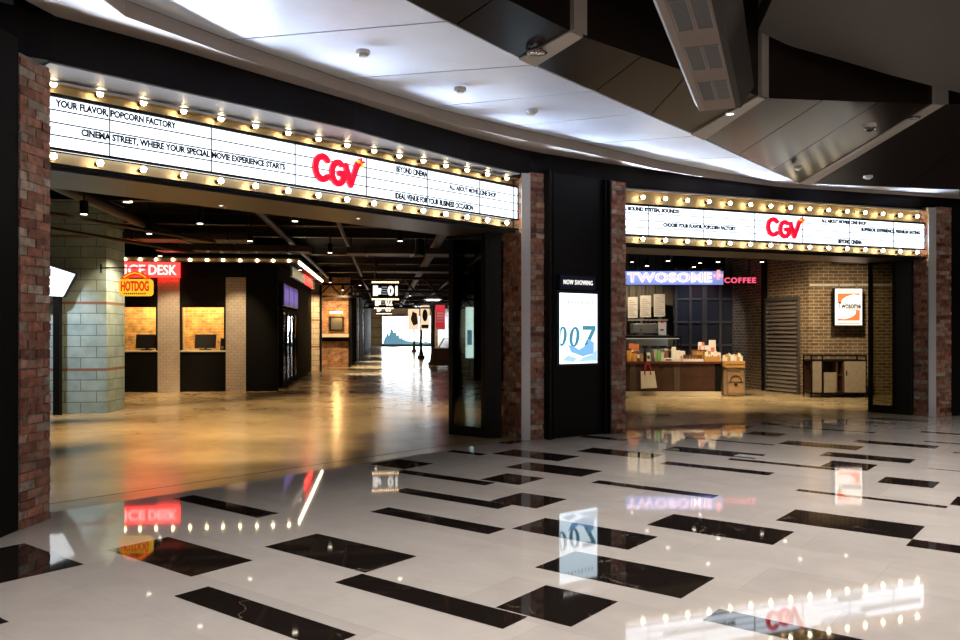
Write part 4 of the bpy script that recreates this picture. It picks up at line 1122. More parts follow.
# diagonal braces seen at the left
for i, (a, b) in enumerate((((-7.2, 11, 3.3), (-3.6, 16, 3.0)), ((-6.6, 10, 3.32), (-3.0, 15, 3.1)))):
    t = thing('diagonal_brace', 'thin diagonal steel brace under the hall ceiling at the left of the portal', 'brace', W(0, 0), TH, 'diagonal braces')
    MB().cyl(a, b, .03, 8).build('bar', duct_m, t)
def track_spot(x, y, z, label, power, tgt=None, size=70, col=(1, .72, .4), lens=True, group='track spotlights in the hall', wx=True):
    pos = Vector(W(x, y, z)) if wx else Vector((x, y, z))
    t = thing('ceiling_spotlight', label, 'spotlight', tuple(pos), TH if wx else 0, group)
    MB().cyl((0, 0, 0), (0, 0, .2), .06, 12).build('lamp_housing', dark_steel, t, smooth=True)
    MB().cyl((0, 0, .2), (0, 0, 3.98-z), .012, 6).build('stem', dark_steel, t)
    MB().cyl((0, 0, -.006), (0, 0, .0), .045, 12).build('lens', e_lamp, t)
    if power:
        spot(pos+Vector((0, 0, -.03)), power, size, .7, col, .05, target=tgt if tgt is not None else pos+Vector((0, 0, -3)))
# pools of warm light on the concrete
hall_spots = [(84, 433), (236, 446), (160, 397), (295, 427), (330, 400), (300, 385), (400, 410), (420, 440), (150, 470), (360, 372), (250, 410), (200, 425)]
for i, (px, py) in enumerate(hall_spots):
    g = P(px, py); l = (g.x*math.cos(TH)+g.y*math.sin(TH), -g.x*math.sin(TH)+g.y*math.cos(TH))
    track_spot(l[0], l[1], 3.25 if g.y > 12 else 3.4, 'small dark track spotlight hanging under the black hall ceiling', 3.2*(150, 190, 130, 150, 110, 120, 110, 90, 80, 110, 120, 120)[i], size=(62, 62, 70, 66, 70, 70, 76, 76, 70, 76, 80, 80)[i])
for (x, y) in ((1.2, 41), (.9, 50), (1.5, 60), (2.5, 72), (-.2, 36)):
    track_spot(x, y, 3.3, 'small dark track spotlight hanging under the black hall ceiling', 500, size=85, col=(1, .8, .55))
track_spot(hx(343, 33.8), 33.6, 3.2, 'small dark spotlight aimed at the corridor brick wall', 500, tgt=W(hx(333, 35.6), 35.6, 1.6), size=80, group=None)
track_spot(-2.0, 30.2, 3.3, 'small dark spotlight added to brighten the cream block pillar', 600, tgt=W(-2.9, 32, 1.6), size=60, group=None)  # added lamp, only there to brighten the cream pillar
point(W(hx(337, 35.0), 35.1, 2.2), 40, (1, .6, .2), .1)
track_spot(-6.0, 14.4, 3.3, 'small dark spotlight added to light the front of the grey-green block pillar', 230, tgt=W(-6.2, 15.9, .7), size=75, group=None, col=(.9, .95, 1))  # added spotlight for the pale lower front of the pillar
track_spot(-4.3, 15.6, 3.3, 'small warm spotlight added to light the right face of the grey-green block pillar', 420, tgt=W(-5.1, 16.3, 1.3), size=80, group=None)  # added warm lamp for the right face of the same pillar
for q in (169, 236): track_spot(hx(q, 19.8), 19.8, 3.5, 'small dark spotlight washing a tiled column of the booth', 300, tgt=W(X(q), BY, 1.2), size=50, group='spotlights washing the booth columns')
for (x, y, p) in ((-.3, 25.2, 900), (-.35, 29.6, 1000), (-.3, 35, 1100), (-.2, 42, 1200), (-.1, 52, 1300)):  # added row of spotlights, whitens the floor where the far screen reflects
    track_spot(x, y, 3.4, 'small bright spotlight added to whiten the corridor floor', p, size=46, col=(1, .95, .88), group='added spotlights along the middle of the corridor')
# big hanging projector-like spotlight
kk = 17.0/FP
t = thing('hanging_projector', 'large black hanging stage lamp with a shiny rim above the corridor', 'stage lamp', ((420-480)*kk, 17, H0+(332-250)*kk), 0)
MB().cyl((0, 0, -.12), (0, 0, .22), .12, 16, r2=.09).build('lamp_housing', plastic_black, t, smooth=True)
MB().lathe([(.1, -.13), (.125, -.125), (.125, -.1), (.1, -.1)], n=20).build('rim', chrome, t, smooth=True)
MB().tube([(-.14, 0, .0), (-.14, 0, .3), (.14, 0, .3), (.14, 0, 0)], .012).build('yoke', dark_steel, t)
MB().cyl((0, 0, .3), (0, 0, 3.98-(H0+(332-250)*kk)), .02, 8).build('hanging_rod', dark_steel, t)
# ================================================================ coffee shop (through the narrower portal)
def at(px, py, Y): return ((px-480)/FP*Y, Y, H0+(HZ-py)/FP*Y)
def xa(px, Y): return (px-480)/FP*Y
def za_(py, Y): return H0+(HZ-py)/FP*Y
struct(MB().box(-.2, 13.2, 25.6, 25.8, 0, 4).build('wall_cafe_back', matt_black))
struct(MB().box(1.8, 1.95, 13.1, 25.6, 0, 4).build('wall_cafe_left', matt_black))
# grid partition
t = frame('wall_grid', (0, 0, 0), 0, 'black gridded glass partition at the back of the coffee shop')
Yg = 22.9; gx0, gx1 = xa(674, Yg), xa(737, Yg)
MB().box(gx0, gx1, Yg+.03, Yg+.06, 0, 3.3).build('partition_panel', plain('smoked_panel', (.03, .032, .04), .2), t)
m = MB()
for px in (676, 690.3, 704.5, 720.5, 733.5): m.box(xa(px, Yg)-(.035 if px != 704.5 else .07), xa(px, Yg)+(.035 if px != 704.5 else .07), Yg-.02, Yg+.05, 0, 3.3)
for py in (279, 299, 322, 345): m.box(gx0, gx1, Yg-.015, Yg+.05, za_(py, Yg)-.03, za_(py, Yg)+.03)
m.build('partition_frame', plain('dark_bronze_frame', (.09, .08, .075), .4, .4), t)
# brick walls
wb = MB(); a1, a2, a3 = (7.05, 22.9), (7.24, 21.0), None
W1 = P(765, 390.6); W2 = P(809, 395.2); W3 = (12.9, 19.25)
pw(wb, (7.0, 23.4), (W1.x-.05, W1.y+.05), .15, 0, 4)
o = wb.build('wall_cafe_brick', brick_cafe); struct(o, 'dark brick side wall at the back of the coffee shop')
d = (W2-W1); rzw = math.atan2(d.y, d.x)
o = MB().box(0, d.length, 0, .2, 0, 4).build('wall_cafe_shutter', brick_cafe); o.location = (W1.x, W1.y, 0); o.rotation_euler = (0, 0, rzw); struct(o, 'brick wall holding the grey roller shutter')
o = MB().box(0, 5.3, 0, .2, 0, 4).build('wall_cafe_front', brick_cafe); o.location = (W2.x, W2.y, 0); o.rotation_euler = (0, 0, -.005); struct(o, 'spot-lit brick wall behind the round poster and the cabinet')
struct(MB().box(xa(762, 21)-.0, xa(766.5, 21), 20.9, 21.06, 0, 4).build('wall_cafe_post', matt_black), 'black post beside the roller shutter')
# shutter
s0 = on_line(768.5, W1, W2)[1]*d.length; s1 = on_line(799, W1, W2)[1]*d.length
t = frame('door_5', (W1.x, W1.y, 0), rzw, 'brown-grey roller shutter in the coffee shop brick wall')
m = MB(); zt = za_(301, 20.4)
nsl = 22
for k in range(nsl):
    z0_ = .04+(zt-.04)*k/nsl; z1_ = .04+(zt-.04)*(k+1)/nsl
    m.hexa([(s0, -.07, z0_), (s1, -.07, z0_), (s1, -.0, z0_), (s0, 0, z0_), (s0, -.015, z1_-.008), (s1, -.015, z1_-.008), (s1, 0, z1_), (s0, 0, z1_)])
m.build('shutter_curtain', plain('shutter_grey', (.2, .17, .14), .5, .2), t)
m = MB(); m.box(s0-.05, s0, -.07, 0, 0, zt+.05); m.box(s1, s1+.05, -.07, 0, 0, zt+.05); m.box(s0-.05, s1+.05, -.07, 0, zt, zt+.08)
m.build('shutter_guide', plain('guide_bronze', (.1, .09, .08), .4, .3), t)
# picture rail + poster
zr = za_(284.5, 19.2)
t = thing('wall_rail', 'thin pale metal rail running along the brick wall above the round-edged poster', 'rail', (W2.x, W2.y-.06, zr), -.005)
m = MB(); m.box(0, 3.6, -.012, .012, -.018, .018); m.build('rail_bar', plastic_white, t)
m = MB()
for x in (.1, 1.2, 2.4): m.box(x, x+.03, .01, .06, -.012, .012)
m.build('wall_bracket', metal_grey, t)
Yp = 19.05
t = thing('cafe_poster_sign', 'lit white and orange coffee sign hanging from the rail on the brick wall', 'sign', at(848.5, 307, Yp), 0)
w = 14.3*Yp/FP; h = 19*Yp/FP
MB().box(-w, w, 0, .1, -h, h).build('sign_box', matt_black, t)
MB().box(-w+.02, w-.02, -.006, 0, -h+.02, h-.02).build('sign_face', e_poster, t)
m = MB()
m.xzprism([(-w*.78, h*.2), (-w*.78, h*.72), (w*.78, h*.72), (w*.78, h*.62), (w*.3, h*.66), (-w*.15, h*.55), (-w*.45, h*.38), (-w*.55, h*.15)], -.01, -.006)
m.xzprism([(w*.78, -h*.2), (w*.78, -h*.72), (-w*.78, -h*.72), (-w*.78, -h*.6), (-w*.3, -h*.64), (w*.15, -h*.55), (w*.45, -h*.4), (w*.55, -h*.15)][::-1], -.01, -.006)
m.build('swirl', e_orange, t)
m = MB()
m.text('Twosome', -w*.75, w*.85, -h*.1, h*.26, -.014, .004, .03); m.build('lettering', e_posterblack, t)
m = MB(); m.text('COFFEE', w*.05, w*.8, -h*.24, -h*.13, -.012, .003, .03); m.text('THE BEST COFFEE', -w*.7, w*.7, h*.8, h*.88, -.012, .003) if False else None
m.build('small_lettering', e_orange, t)
m = MB(); m.box(-w*.8, w*.8, -.008, -.004, h*.82, h*.87); m.box(-w*.8, w*.8, -.008, -.004, -h*.88, -h*.83); m.build('border_line', e_orange, t)
m = MB()
for x in (-w*.6, w*.6): m.box(x-.015, x+.015, .02, .05, h, zr-at(0, 307, Yp)[2])
m.build('hanger', metal_grey, t)
# cabinet
Yc = 18.7; cx0, cx1 = xa(811, Yc), xa(867, Yc); zc = za_(355, Yc)
t = thing('storage_cabinet', 'low grey wooden cabinet on a black metal frame against the lit brick wall', 'cabinet', (cx0, Yc, 0), 0)
cw = cx1-cx0; X_ = lambda px: xa(px, Yc)-cx0
zd = za_(361, Yc); zb0 = .12
m = MB()
for x in (0, cw-.03, X_(822)):
    m.box(x, x+.03, -.0, .03, 0, zc); 
m.box(0, .03, .45, .48, 0, zc); m.box(cw-.03, cw, .45, .48, 0, zc)
for z in (zc-.03, zd, zb0-.03): m.box(0, cw, 0, .03, z, z+.03); m.box(0, .03, 0, .48, z, z+.03); m.box(cw-.03, cw, 0, .48, z, z+.03); m.box(0, cw, .45, .48, z, z+.03)
m.build('frame', matt_black, t)
m = MB(); m.box(.03, cw-.03, .03, .45, zb0, zb0+.02); m.box(.03, cw-.03, .03, .45, zd-.02, zd); m.box(.03, cw-.03, .43, .45, zb0, zd); m.box(X_(837), X_(838.5), .03, .45, zb0, zd); m.box(X_(843), X_(844.5), .03, .45, zb0, zd)
m.build('carcass', dark_wood, t)
MB().box(.035, X_(821.5), -.006, .02, zb0, zd-.01).build('door', grey_wood, t)
MB().box(X_(824), X_(836.5), -.006, .02, zb0, zb0+(zd-zb0)*.64).build('door', grey_wood, t)
d_ = MB().box(X_(844.5), cw-.035, -.006, .02, zb0, zd-.01).build('door', grey_wood, t)
MB().box(X_(846), X_(846)+.02, -.02, -.006, .5, .62).build('handle', matt_black, d_)
MB().box(X_(838.5), X_(843), .06, .4, .5, .52).build('shelf', dark_wood, t)
# coffee sign
Ys = 21.0
t = thing('illuminated_cafe_sign', 'pink outlined lit sign reading TWOSOME COFFEE with a plus, on a blue glowing band', 'sign', (0, Ys, 0), 0)
sxx = lambda px: xa(px, Ys); szz = lambda py: za_(py, Ys)
MB().box(sxx(612), sxx(724), .06, .12, szz(284.5), szz(271)).build('sign_backing', e_blueglow, t)
MB().text('TWOSOME', sxx(627.5), sxx(712), szz(282.2), szz(272.5), -.02, .06, .03, space=1.1).build('lettering', e_pinkwhite, t, label='thick pale letters with pink faces')
MB().text('TWOSOME', sxx(628.3), sxx(711.2), szz(281.5), szz(273.2), -.028, .006, -.012, space=1.1).build('letter_face', e_pink, t)
m = MB(); m.box(sxx(714.2), sxx(723), -.02, .05, szz(277), szz(274)); m.box(sxx(717.4), sxx(720), -.02, .05, szz(279.5), szz(270)); m.build('plus_mark', e_pink, t)
MB().text('COFFEE', sxx(724.5), sxx(756), szz(283), szz(277.5), -.01, .03, .02, space=1.15).build('small_lettering', e_pinkred, t)
MB().box(sxx(612), sxx(757), .1, .14, szz(285.2), szz(284)).build('support_bar', dark_steel, t)
m = MB()
for px in (640, 680, 720, 750): m.box(sxx(px), sxx(px)+.02, .1, .12, szz(284), 3.98)
m.build('hanging_rod', dark_steel, t)
# menu boards
Ym = 23.6
for i, (a, b) in enumerate(((628, 637.6), (640.3, 651), (654, 665))):
    t = thing('menu_board', 'pale hanging menu board behind the coffee counter, %s of three' % ('leftmost', 'middle', 'rightmost')[i], 'menu board', (xa(a, Ym), Ym, 0), 0, 'menu boards behind the counter')
    w = xa(b, Ym)-xa(a, Ym); z0_, z1_ = za_(318+i*-.7, Ym), za_(297-i*1.5, Ym)
    MB().box(0, w, 0, .04, z0_, z1_).build('board', menu_board, t)
    m = MB()
    for q in range(9): m.box(.03, w-.03-.05*(q % 3), -.004, 0, z0_+.06+(z1_-z0_-.12)*q/9, z0_+.075+(z1_-z0_-.12)*q/9)
    m.build('menu_lines', plain('menu_ink_%d' % i, (.2, .18, .17), .7), t)
    m = MB(); m.cyl((.05, .02, z1_), (.05, .02, 3.98), .008, 6); m.cyl((w-.05, .02, z1_), (w-.05, .02, 3.98), .008, 6); m.build('hanger', dark_steel, t)
struct(MB().box(1.95, xa(673, 24.2), 24.2, 24.3, 0, 3.98).build('wall_cafe_kitchen', plain('kitchen_wall', (.12, .11, .09), .6)), 'dim wall behind the menu boards')
t = thing('back_counter', 'pale back counter with machines behind the coffee counter', 'counter', (xa(622, 22.6), 22.6, 0), 0)
w = xa(668, 22.6)-xa(622, 22.6)
MB().box(0, w, 0, .6, 0, za_(336, 22.6)).build('body', plastic_white, t)
MB().box(-.02, w+.02, -.02, .62, za_(336, 22.6), za_(335, 22.6)).build('worktop', metal_grey, t)
zq = za_(335, 22.6)
t = thing('coffee_machine', 'low steel coffee machine on the pale back counter', 'coffee machine', (xa(648, 22.8), 22.8, zq), 0)
MB().box(-.42, .42, 0, .4, .05, .32).build('body', metal_grey, t, bevel=.02)
m = MB()
for x in (-.22, .22): m.cyl((x, -.03, .16), (x, -.14, .14), .018)
m.build('group_handles', plastic_black, t)
for x in (-.36, .36): MB().cyl((x, .06, 0), (x, .06, .05), .02).build('leg', dark_steel, t)
t = thing('notice_card', 'white notice card with a red clip standing on the back counter', 'card', (xa(662.3, 22.75), 22.75, zq), 0)
MB().box(-.11, .11, 0, .015, 0, .36).build('card', paper, t); MB().box(-.05, .05, -.005, .02, .34, .38).build('clip', red_cord, t)
MB().box(-.06, .04, -.003, 0, .12, .16).build('print', sign_black, t)
t = thing('utensil_rail', 'steel rail with a row of hanging dark utensils under the menu boards', 'rail', (xa(628, 23.3), 23.3, za_(320, 23.3)), 0)
wr = xa(668, 23.3)-xa(628, 23.3)
MB().box(0, wr, 0, .03, -.02, .02).build('rail_bar', metal_grey, t)
for q in range(9):
    m = MB(); x = wr*(q+.5)/9; m.box(x-.03, x+.03, -.01, .01, -.2, -.02); m.box(x-.045, x+.045, -.012, .012, -.3, -.2); m.build('utensil', dark_steel, t)
# counter
Yk = 19.3; kx0, kx1 = xa(618, Yk), xa(721.3, Yk); zt = za_(361.5, Yk); zbk = za_(391.5, Yk)
t = thing('service_counter', 'dark walnut serving counter on a pale plinth in the coffee shop', 'counter', (0, Yk, 0), 0)
MB().box(kx0, kx1, -.01, .8, 0, zbk).build('plinth', cream, t)
MB().box(kx0, kx1, .02, .8, zbk, zt-.05).build('body', dark_wood, t)
MB().box(kx0-.02, kx1+.02, -.03, .84, zt-.05, zt).build('worktop', plain('cherry_top', (.13, .04, .02), .3, noise=.3, scale=5), t)
for px in (633, 677): MB().box(xa(px, Yk)-.07, xa(px, Yk)+.07, 0, .02, zbk, zt-.05).build('panel_post', plain('post_wood_%d' % px, (.1, .07, .045), .5, noise=.3), t)
for a, b in ((636, 674), (680, 715)):
    m = MB(); m.box(xa(a, Yk), xa(b, Yk), .012, .02, zbk+.02, zt-.07)
    for q in range(3):
        x0_ = xa(a+(b-a)*q/3, Yk); x1_ = xa(a+(b-a)*(q+1)/3, Yk)
        for z0_, z1_ in ((zbk+.04, (zbk+zt)/2-.03), ((zbk+zt)/2, zt-.08)): m.box(x0_+.02, x1_-.02, .004, .012, z0_, z1_)
    m.build('front_panel', MATS.get('walnut_panel') or plain('walnut_panel', (.065, .03, .018), .35, noise=.4, scale=9), t)
MB().box(xa(715.5, Yk), xa(721, Yk), .0, .02, zbk, zt-.06).build('end_panel', matt_black, t)
# glass display case behind goods
Yd = 19.75
t = thing('glass_display_case', 'black-framed glass cake display case standing behind the goods on the counter', 'display case', (0, Yd, zt), 0)
gx0, gx1 = xa(618, Yd), xa(681.5, Yd); hh = za_(336, Yd)-zt
m = MB()
for x in (gx0, gx1-.03): 
    for y in (0, .32): m.box(x, x+.03, y, y+.03, 0, hh)
for z in (0, hh-.05): m.box(gx0, gx1, 0, .03, z, z+.05); m.box(gx0, gx1, .32, .35, z, z+.05); m.box(gx0, gx0+.03, 0, .35, z, z+.05); m.box(gx1-.03, gx1, 0, .35, z, z+.05)
m.build('frame', matt_black, t)
MB().box(gx0+.03, gx1-.03, .01, .015, .05, hh-.05).build('front_glass', glass_m, t)
MB().box(gx0+.03, gx1-.03, .03, .32, hh*.48, hh*.48+.012).build('shelf', glass_m, t)
MB().box(gx0+.05, gx1-.05, .03, .05, hh-.07, hh-.055).build('case_light', emit('case_light', (1, .8, .55), .7), t)
r2 = random.Random(5)
for q in range(14):
    x = gx0+.35+(gx1-gx0-.5)*q/14
    u = thing('plated_cake', 'small plated cake in the glass display case on the counter', 'cake', (x, Yd+.17, zt+hh*.48+.014), 0, 'cakes in the display case')
    MB().cyl((0, 0, 0), (0, 0, .012), .05, 12, r2=.065).build('plate', plastic_white, u)
    MB().cyl((0, 0, .012), (0, 0, .06), .04, 10, r2=.034).build('cake', (paper, tan_wood, kraft)[q % 3], u, bevel=.004)
# goods
cols = {'amber': plain('goods_amber', (.75, .36, .08), .4), 'orange': plain('goods_orange', (.8, .25, .08), .5), 'white': white_paper, 'brown': plain('goods_brown', (.2, .09, .04), .5),
        'green': plain('goods_green', (.2, .45, .12), .4), 'dark': plastic_black, 'cream': paper, 'pink': plain('goods_pink', (.75, .25, .22), .5), 'kraft': kraft, 'silver': metal_grey, 'tan': tan_wood, 'red': red_cord}
def good(px, kind, c, h, w, label, y=0.12, z=0, grp=None):
    x = xa(px, Yk+y); w = w*(.78 if kind == 'bag' else .88 if kind in ('jar', 'cup', 'bottle', 'box') else 1)
    nm = {'jar': 'lidded_jar', 'cup': 'tumbler', 'box': 'gift_box', 'bag': 'coffee_bag', 'bottle': 'syrup_bottle', 'basket': 'wicker_basket', 'tray': 'serving_tray'}[kind]
    cat = {'jar': 'jar', 'cup': 'cup', 'box': 'box', 'bag': 'bag', 'bottle': 'bottle', 'basket': 'basket', 'tray': 'tray'}[kind]
    u = thing(nm, label, cat, (x, Yk+y, zt+z), r2.uniform(-.2, .2) if kind in ('bag', 'jar', 'cup', 'bottle') else 0, grp)
    if kind == 'jar':
        MB().lathe([(.001, 0), (w/2, 0), (w/2, h*.8), (w*.42, h*.86), (.001, h*.86)], n=12).build('jar_body', cols[c], u, smooth=True)
        MB().cyl((0, 0, h*.86), (0, 0, h), w*.43, 12).build('lid', cols['brown' if c != 'brown' else 'cream'], u)
    elif kind == 'cup':
        MB().lathe([(.001, 0), (w*.36, 0), (w*.5, h*.93), (w*.52, h), (w*.44, h), (.001, h*.9)], n=12).build('cup_body', cols[c], u, smooth=True)
    elif kind == 'box':
        MB().box(-w/2, w/2, 0, w*.7, 0, h).build('box_body', cols[c], u, bevel=.004)
        MB().box(-w*.3, w*.3, -.003, 0, h*.3, h*.7).build('box_label', cols['white' if c != 'white' else 'brown'], u)
    elif kind == 'bag':
        MB().hexa([(-w/2, 0, 0), (w/2, 0, 0), (w/2, w*.5, 0), (-w/2, w*.5, 0), (-w*.46, w*.2, h), (w*.46, w*.2, h), (w*.46, w*.26, h), (-w*.46, w*.26, h)]).build('bag_body', cols[c], u, bevel=.01)
        MB().hexa([(-w*.25, -.004, h*.2), (w*.25, -.004, h*.2), (w*.25, .02, h*.2), (-w*.25, .02, h*.2), (-w*.25, w*.11, h*.65), (w*.25, w*.11, h*.65), (w*.25, w*.14, h*.65), (-w*.25, w*.14, h*.65)]).build('bag_label', cols['white' if c != 'white' else 'pink'], u)
    elif kind == 'bottle':
        MB().lathe([(.001, 0), (w*.5, 0), (w*.5, h*.6), (w*.18, h*.75), (w*.18, h*.95), (.001, h*.95)], n=12).build('bottle_body', cols[c], u, smooth=True)
        MB().cyl((0, 0, h*.93), (0, 0, h), w*.2, 10).build('cap', cols['dark'], u)
    elif kind == 'basket':
        MB().lathe([(.001, 0), (w*.42, 0), (w*.5, h), (w*.47, h), (w*.4, .02), (.001, .02)], n=14).build('basket_body', cols[c], u)
        MB().lathe([(w*.47, h-.015), (w*.52, h-.015), (w*.52, h+.01), (w*.47, h+.01)], n=14).build('rim', cols['brown'], u)
    elif kind == 'tray':
        MB().box(-w/2, w/2, 0, .25, 0, .012).build('tray_base', cols[c], u)
        m = MB(); m.box(-w/2, w/2, 0, .01, .012, h); m.box(-w/2, w/2, .24, .25, .012, h); m.box(-w/2, -w/2+.01, .01, .24, .012, h); m.box(w/2-.01, w/2, .01, .24, .012, h); m.build('tray_rim', cols[c], u)
    return u
L0 = 'on the coffee counter'
lst = [(629, 'jar', 'amber', .3, .16, 'amber jar with brown lid at the far left end of the coffee counter', .1), (632, 'bag', 'orange', .42, .2, 'orange bag standing behind the amber jars at the left end', .3),
       (634, 'jar', 'amber', .22, .15, 'shorter amber jar second from the left on the coffee counter', .06), (638.5, 'box', 'brown', .24, .13, 'brown box right of the amber jars on the counter', .08), (637, 'bag', 'orange', .4, .18, 'orange bag behind the brown box on the counter', .32),
       (641.5, 'jar', 'kraft', .22, .1, 'tan jar between the brown box and the black bottle', .08), (645, 'bottle', 'dark', .3, .1, 'black bottle above the white shopping bag', .08), (648.5, 'box', 'white', .2, .12, 'small white box right of the black bottle', .06),
       (652, 'cup', 'silver', .26, .11, 'silver tumbler left of the green bottle', .08), (655.5, 'cup', 'cream', .28, .11, 'cream tumbler beside the green bottle', .2), (659, 'bottle', 'green', .32, .13, 'green bottle in the middle of the counter goods', .08),
       (662.5, 'cup', 'white', .22, .1, 'white tumbler right of the green bottle', .08), (666, 'jar', 'brown', .3, .13, 'dark brown jar left of the cream card box', .15), (668.5, 'box', 'white', .08, .26, 'flat white box on the counter front edge', .02), (670, 'jar', 'dark', .28, .13, 'black jar behind the flat white box', .3),
       (674, 'bag', 'cream', .34, .15, 'cream bag right of the black jar', .1), (678, 'bag', 'cream', .26, .16, 'small cream bag near the right edge of the glass case', .08), (681.5, 'bag', 'white', .2, .14, 'small white bag next to the stacked tray', .12),
       (693, 'tray', 'white', .06, .5, 'white tray holding dark cups on the counter', .0)]
for a in lst: good(*a)
for q in range(6): good(684.8+3.2*q, 'cup', 'brown', .14, .085, 'small dark cup standing in the white tray', .1, .014, 'dark cups in the white tray')
for q in range(5): good(686+3.6*q, 'box', ('pink', 'white')[q % 2], .1, .1, ('small pink box' if q % 2 == 0 else 'small white box')+' in the row behind the white tray', .42, 0, 'small boxes behind the tray')
good(683, 'box', 'white', .24, .12, 'white box behind the left end of the tray', .3); good(699, 'basket', 'tan', .26, .36, 'round wicker basket right of the white tray', .5)
good(712.5, 'tray', 'tan', .12, .38, 'pale wooden tray at the right part of the counter', .02)
for q in range(5): good(700+3.0*q, 'bag', ('white', 'pink', 'cream', 'white', 'cream')[q], .25, .115, 'paper bag in the heap behind the pale wooden tray', .46, .2 if q < 2 else .12, 'paper bags heaped on the right of the counter')
for q in range(5): good(706.5+3.0*q, 'bag', ('cream', 'kraft', 'white', 'cream', 'white')[q], .2+.02*(q % 2), .10, 'small paper bag standing in the pale wooden tray', .14, .02, 'small bags in the wooden tray')
good(713, 'bag', 'white', .5, .24, 'large white paper bag leaning at the right end of the counter', .4)
good(719, 'bag', 'cream', .2, .14, 'cream paper bag at the right end of the counter beside the crate', .32)
# shopping bag on the counter front
t = thing('paper_shopping_bag', 'white paper shopping bag with red handles hanging on the counter front', 'bag', (xa(648, Yk), Yk-.005, 0), 0)
xb = lambda px: xa(px, Yk)-xa(648, Yk)
zt1, zt0 = za_(371.5, Yk), za_(388.5, Yk)
MB().hexa([(xb(640.2), -.08, zt0), (xb(655.8), -.08, zt0+.02), (xb(657), 0, zt0+.02), (xb(641), .0, zt0), (xb(640.2), -.05, zt1), (xb(653.8), -.05, zt1+.01), (xb(654.5), .0, zt1+.01), (xb(641), .0, zt1)]).build('bag_body', paper, t, bevel=.006)
MB().tube([(xb(644.2), -.06, zt1-.04), (xb(644.3), -.07, zt1+.1), (xb(645.6), -.05, zt1+.17), (xb(647.3), -.04, zt1+.19), (xb(649), -.05, zt1+.17), (xb(650), -.07, zt1+.08), (xb(650), -.06, zt1-.04)], .014).build('handle', red_cord, t)
m = MB()
for x in (xb(644.2), xb(650)): m.cyl((x, -.075, zt1-.05), (x, -.05, zt1-.05), .022, 10)
m.build('handle_knot', red_cord, t)
# kraft barrel box + crate
t = thing('kraft_display_box', 'tall kraft cardboard display box with a round stamp beside the coffee counter', 'box', (xa(735.8, 19.1), 19.1, 0), 0)
w = 9.3*19.1/FP; zk = za_(367.5, 19.1)
MB().box(-w, w, 0, .42, 0.02, zk).build('box_body', kraft, t, bevel=.01)
m = MB(); m.box(-w, -w+.03, -.008, 0, .0, zk); m.box(w-.03, w, -.008, 0, .0, zk); m.box(-w, w, -.008, 0, .06, .08); m.box(-w, w, -.008, 0, zk-.05, zk-.03); m.build('metal_band', metal_grey, t)
m = MB()
pts = [(.13*math.cos(PI*i/10), zk*.52+.13*math.sin(PI*i/10)) for i in range(11)]
m.stroke(pts, .014, -.012, -.0); m.stroke([(-.18, zk*.5), (.18, zk*.5)], .012, -.012, 0); m.box(-.035, .035, -.012, 0, zk*.36, zk*.45)
m.build('stamp', sign_black, t)
t = thing('pine_crate', 'orange pine crate full of small packs on top of the kraft box', 'crate', (xa(735.4, 19.05), 19.05, zk+.002), 0)
w = 9.8*19.1/FP; m = MB(); m.box(-w, w, 0, .02, 0, .15); m.box(-w, w, .46, .48, 0, .15); m.box(-w, -w+.02, .02, .46, 0, .15); m.box(w-.02, w, .02, .46, 0, .15); m.box(-w, w, .02, .46, 0, .015)
m.build('crate_body', tan_wood, t)
m = MB(); m.box(-w-.004, w+.004, -.006, 0, .068, .078); m.build('slat_gap', dark_wood, t)
r3 = random.Random(8)
for q in range(12):
    x = xa(734.5, 19.05)+r3.uniform(-.2, .2) if False else xa(735.4, 19.05)-.18+.072*(q % 6)
    u = thing('snack_pack', 'small pale pack in the pine crate on the kraft box', 'pack', (x, 19.2+.14*(q//6), zk+.04+.05*(q//6)), r3.uniform(-.4, .4), 'packs in the pine crate')
    MB().hexa([(-.035, -.03, 0), (.035, -.03, 0), (.035, .03, 0), (-.035, .03, 0), (-.03, -.012, .19+.03*(q % 3)), (.035, -.01, .2+.02*(q % 2)), (.035, .01, .2+.02*(q % 2)), (-.03, .012, .19+.03*(q % 3))]).build('pack_body', (paper, tan_wood, white_paper)[q % 3], u, bevel=.005)
# cafe ceiling and pendants
def cafe_spot(px, py, Y, label, power=0, tgt=None, size=60, col=(1, .78, .5), g='spotlights under the coffee shop ceiling'):
    p = at(px, py, Y)
    t = thing('ceiling_spotlight', label, 'spotlight', p, 0, g)
    MB().cyl((0, 0, 0), (0, 0, .14), .055, 12).build('lamp_housing', dark_steel, t, smooth=True)
    MB().cyl((0, 0, .14), (0, 0, 3.98-p[2]), .01, 6).build('stem', dark_steel, t)
    MB().cyl((0, 0, -.005), (0, 0, 0), .042, 12).build('lens', e_lamp, t)
    if power: spot((p[0], p[1], p[2]-.03), power, size, .8, col, .05, target=tgt if tgt else (p[0], p[1], 0))
CL = 'small dark spotlight hanging over the coffee shop'
cafe_spot(647, 266, 18.5, CL, 170, (4.2, 19.2, .9), 80); cafe_spot(694, 267, 18.5, CL, 170, (5.4, 19.2, .9), 80); cafe_spot(718, 262, 18.0, CL, 220, (6.0, 19.1, .8), 60)
cafe_spot(762, 262, 18.6, CL, 200, (6.6, 18.3, 0), 70); cafe_spot(668, 261, 17.0, CL, 260, (4.0, 17.0, 0), 80); cafe_spot(708, 249, 16.5, CL, 300, (5.4, 17.2, 0), 80)
cafe_spot(800, 253, 16.6, CL, 330, (7.8, 17.6, 0), 75)
cafe_spot(846, 254, 16.9, 'small spotlight aimed at the poster sign on the brick wall', 420, (8.35, 19.2, 1.6), 75, g=None)
cafe_spot(632, 262, 22.2, 'small spotlight aimed at the menu boards', 330, (4.5, 23.7, 1.9), 80, g=None)
cafe_spot(785, 258, 18.2, 'small spotlight added to brighten the roller shutter', 170, (7.5, 20.3, 1.4), 60, g=None)  # added lamp, lifts the otherwise dim shutter slats
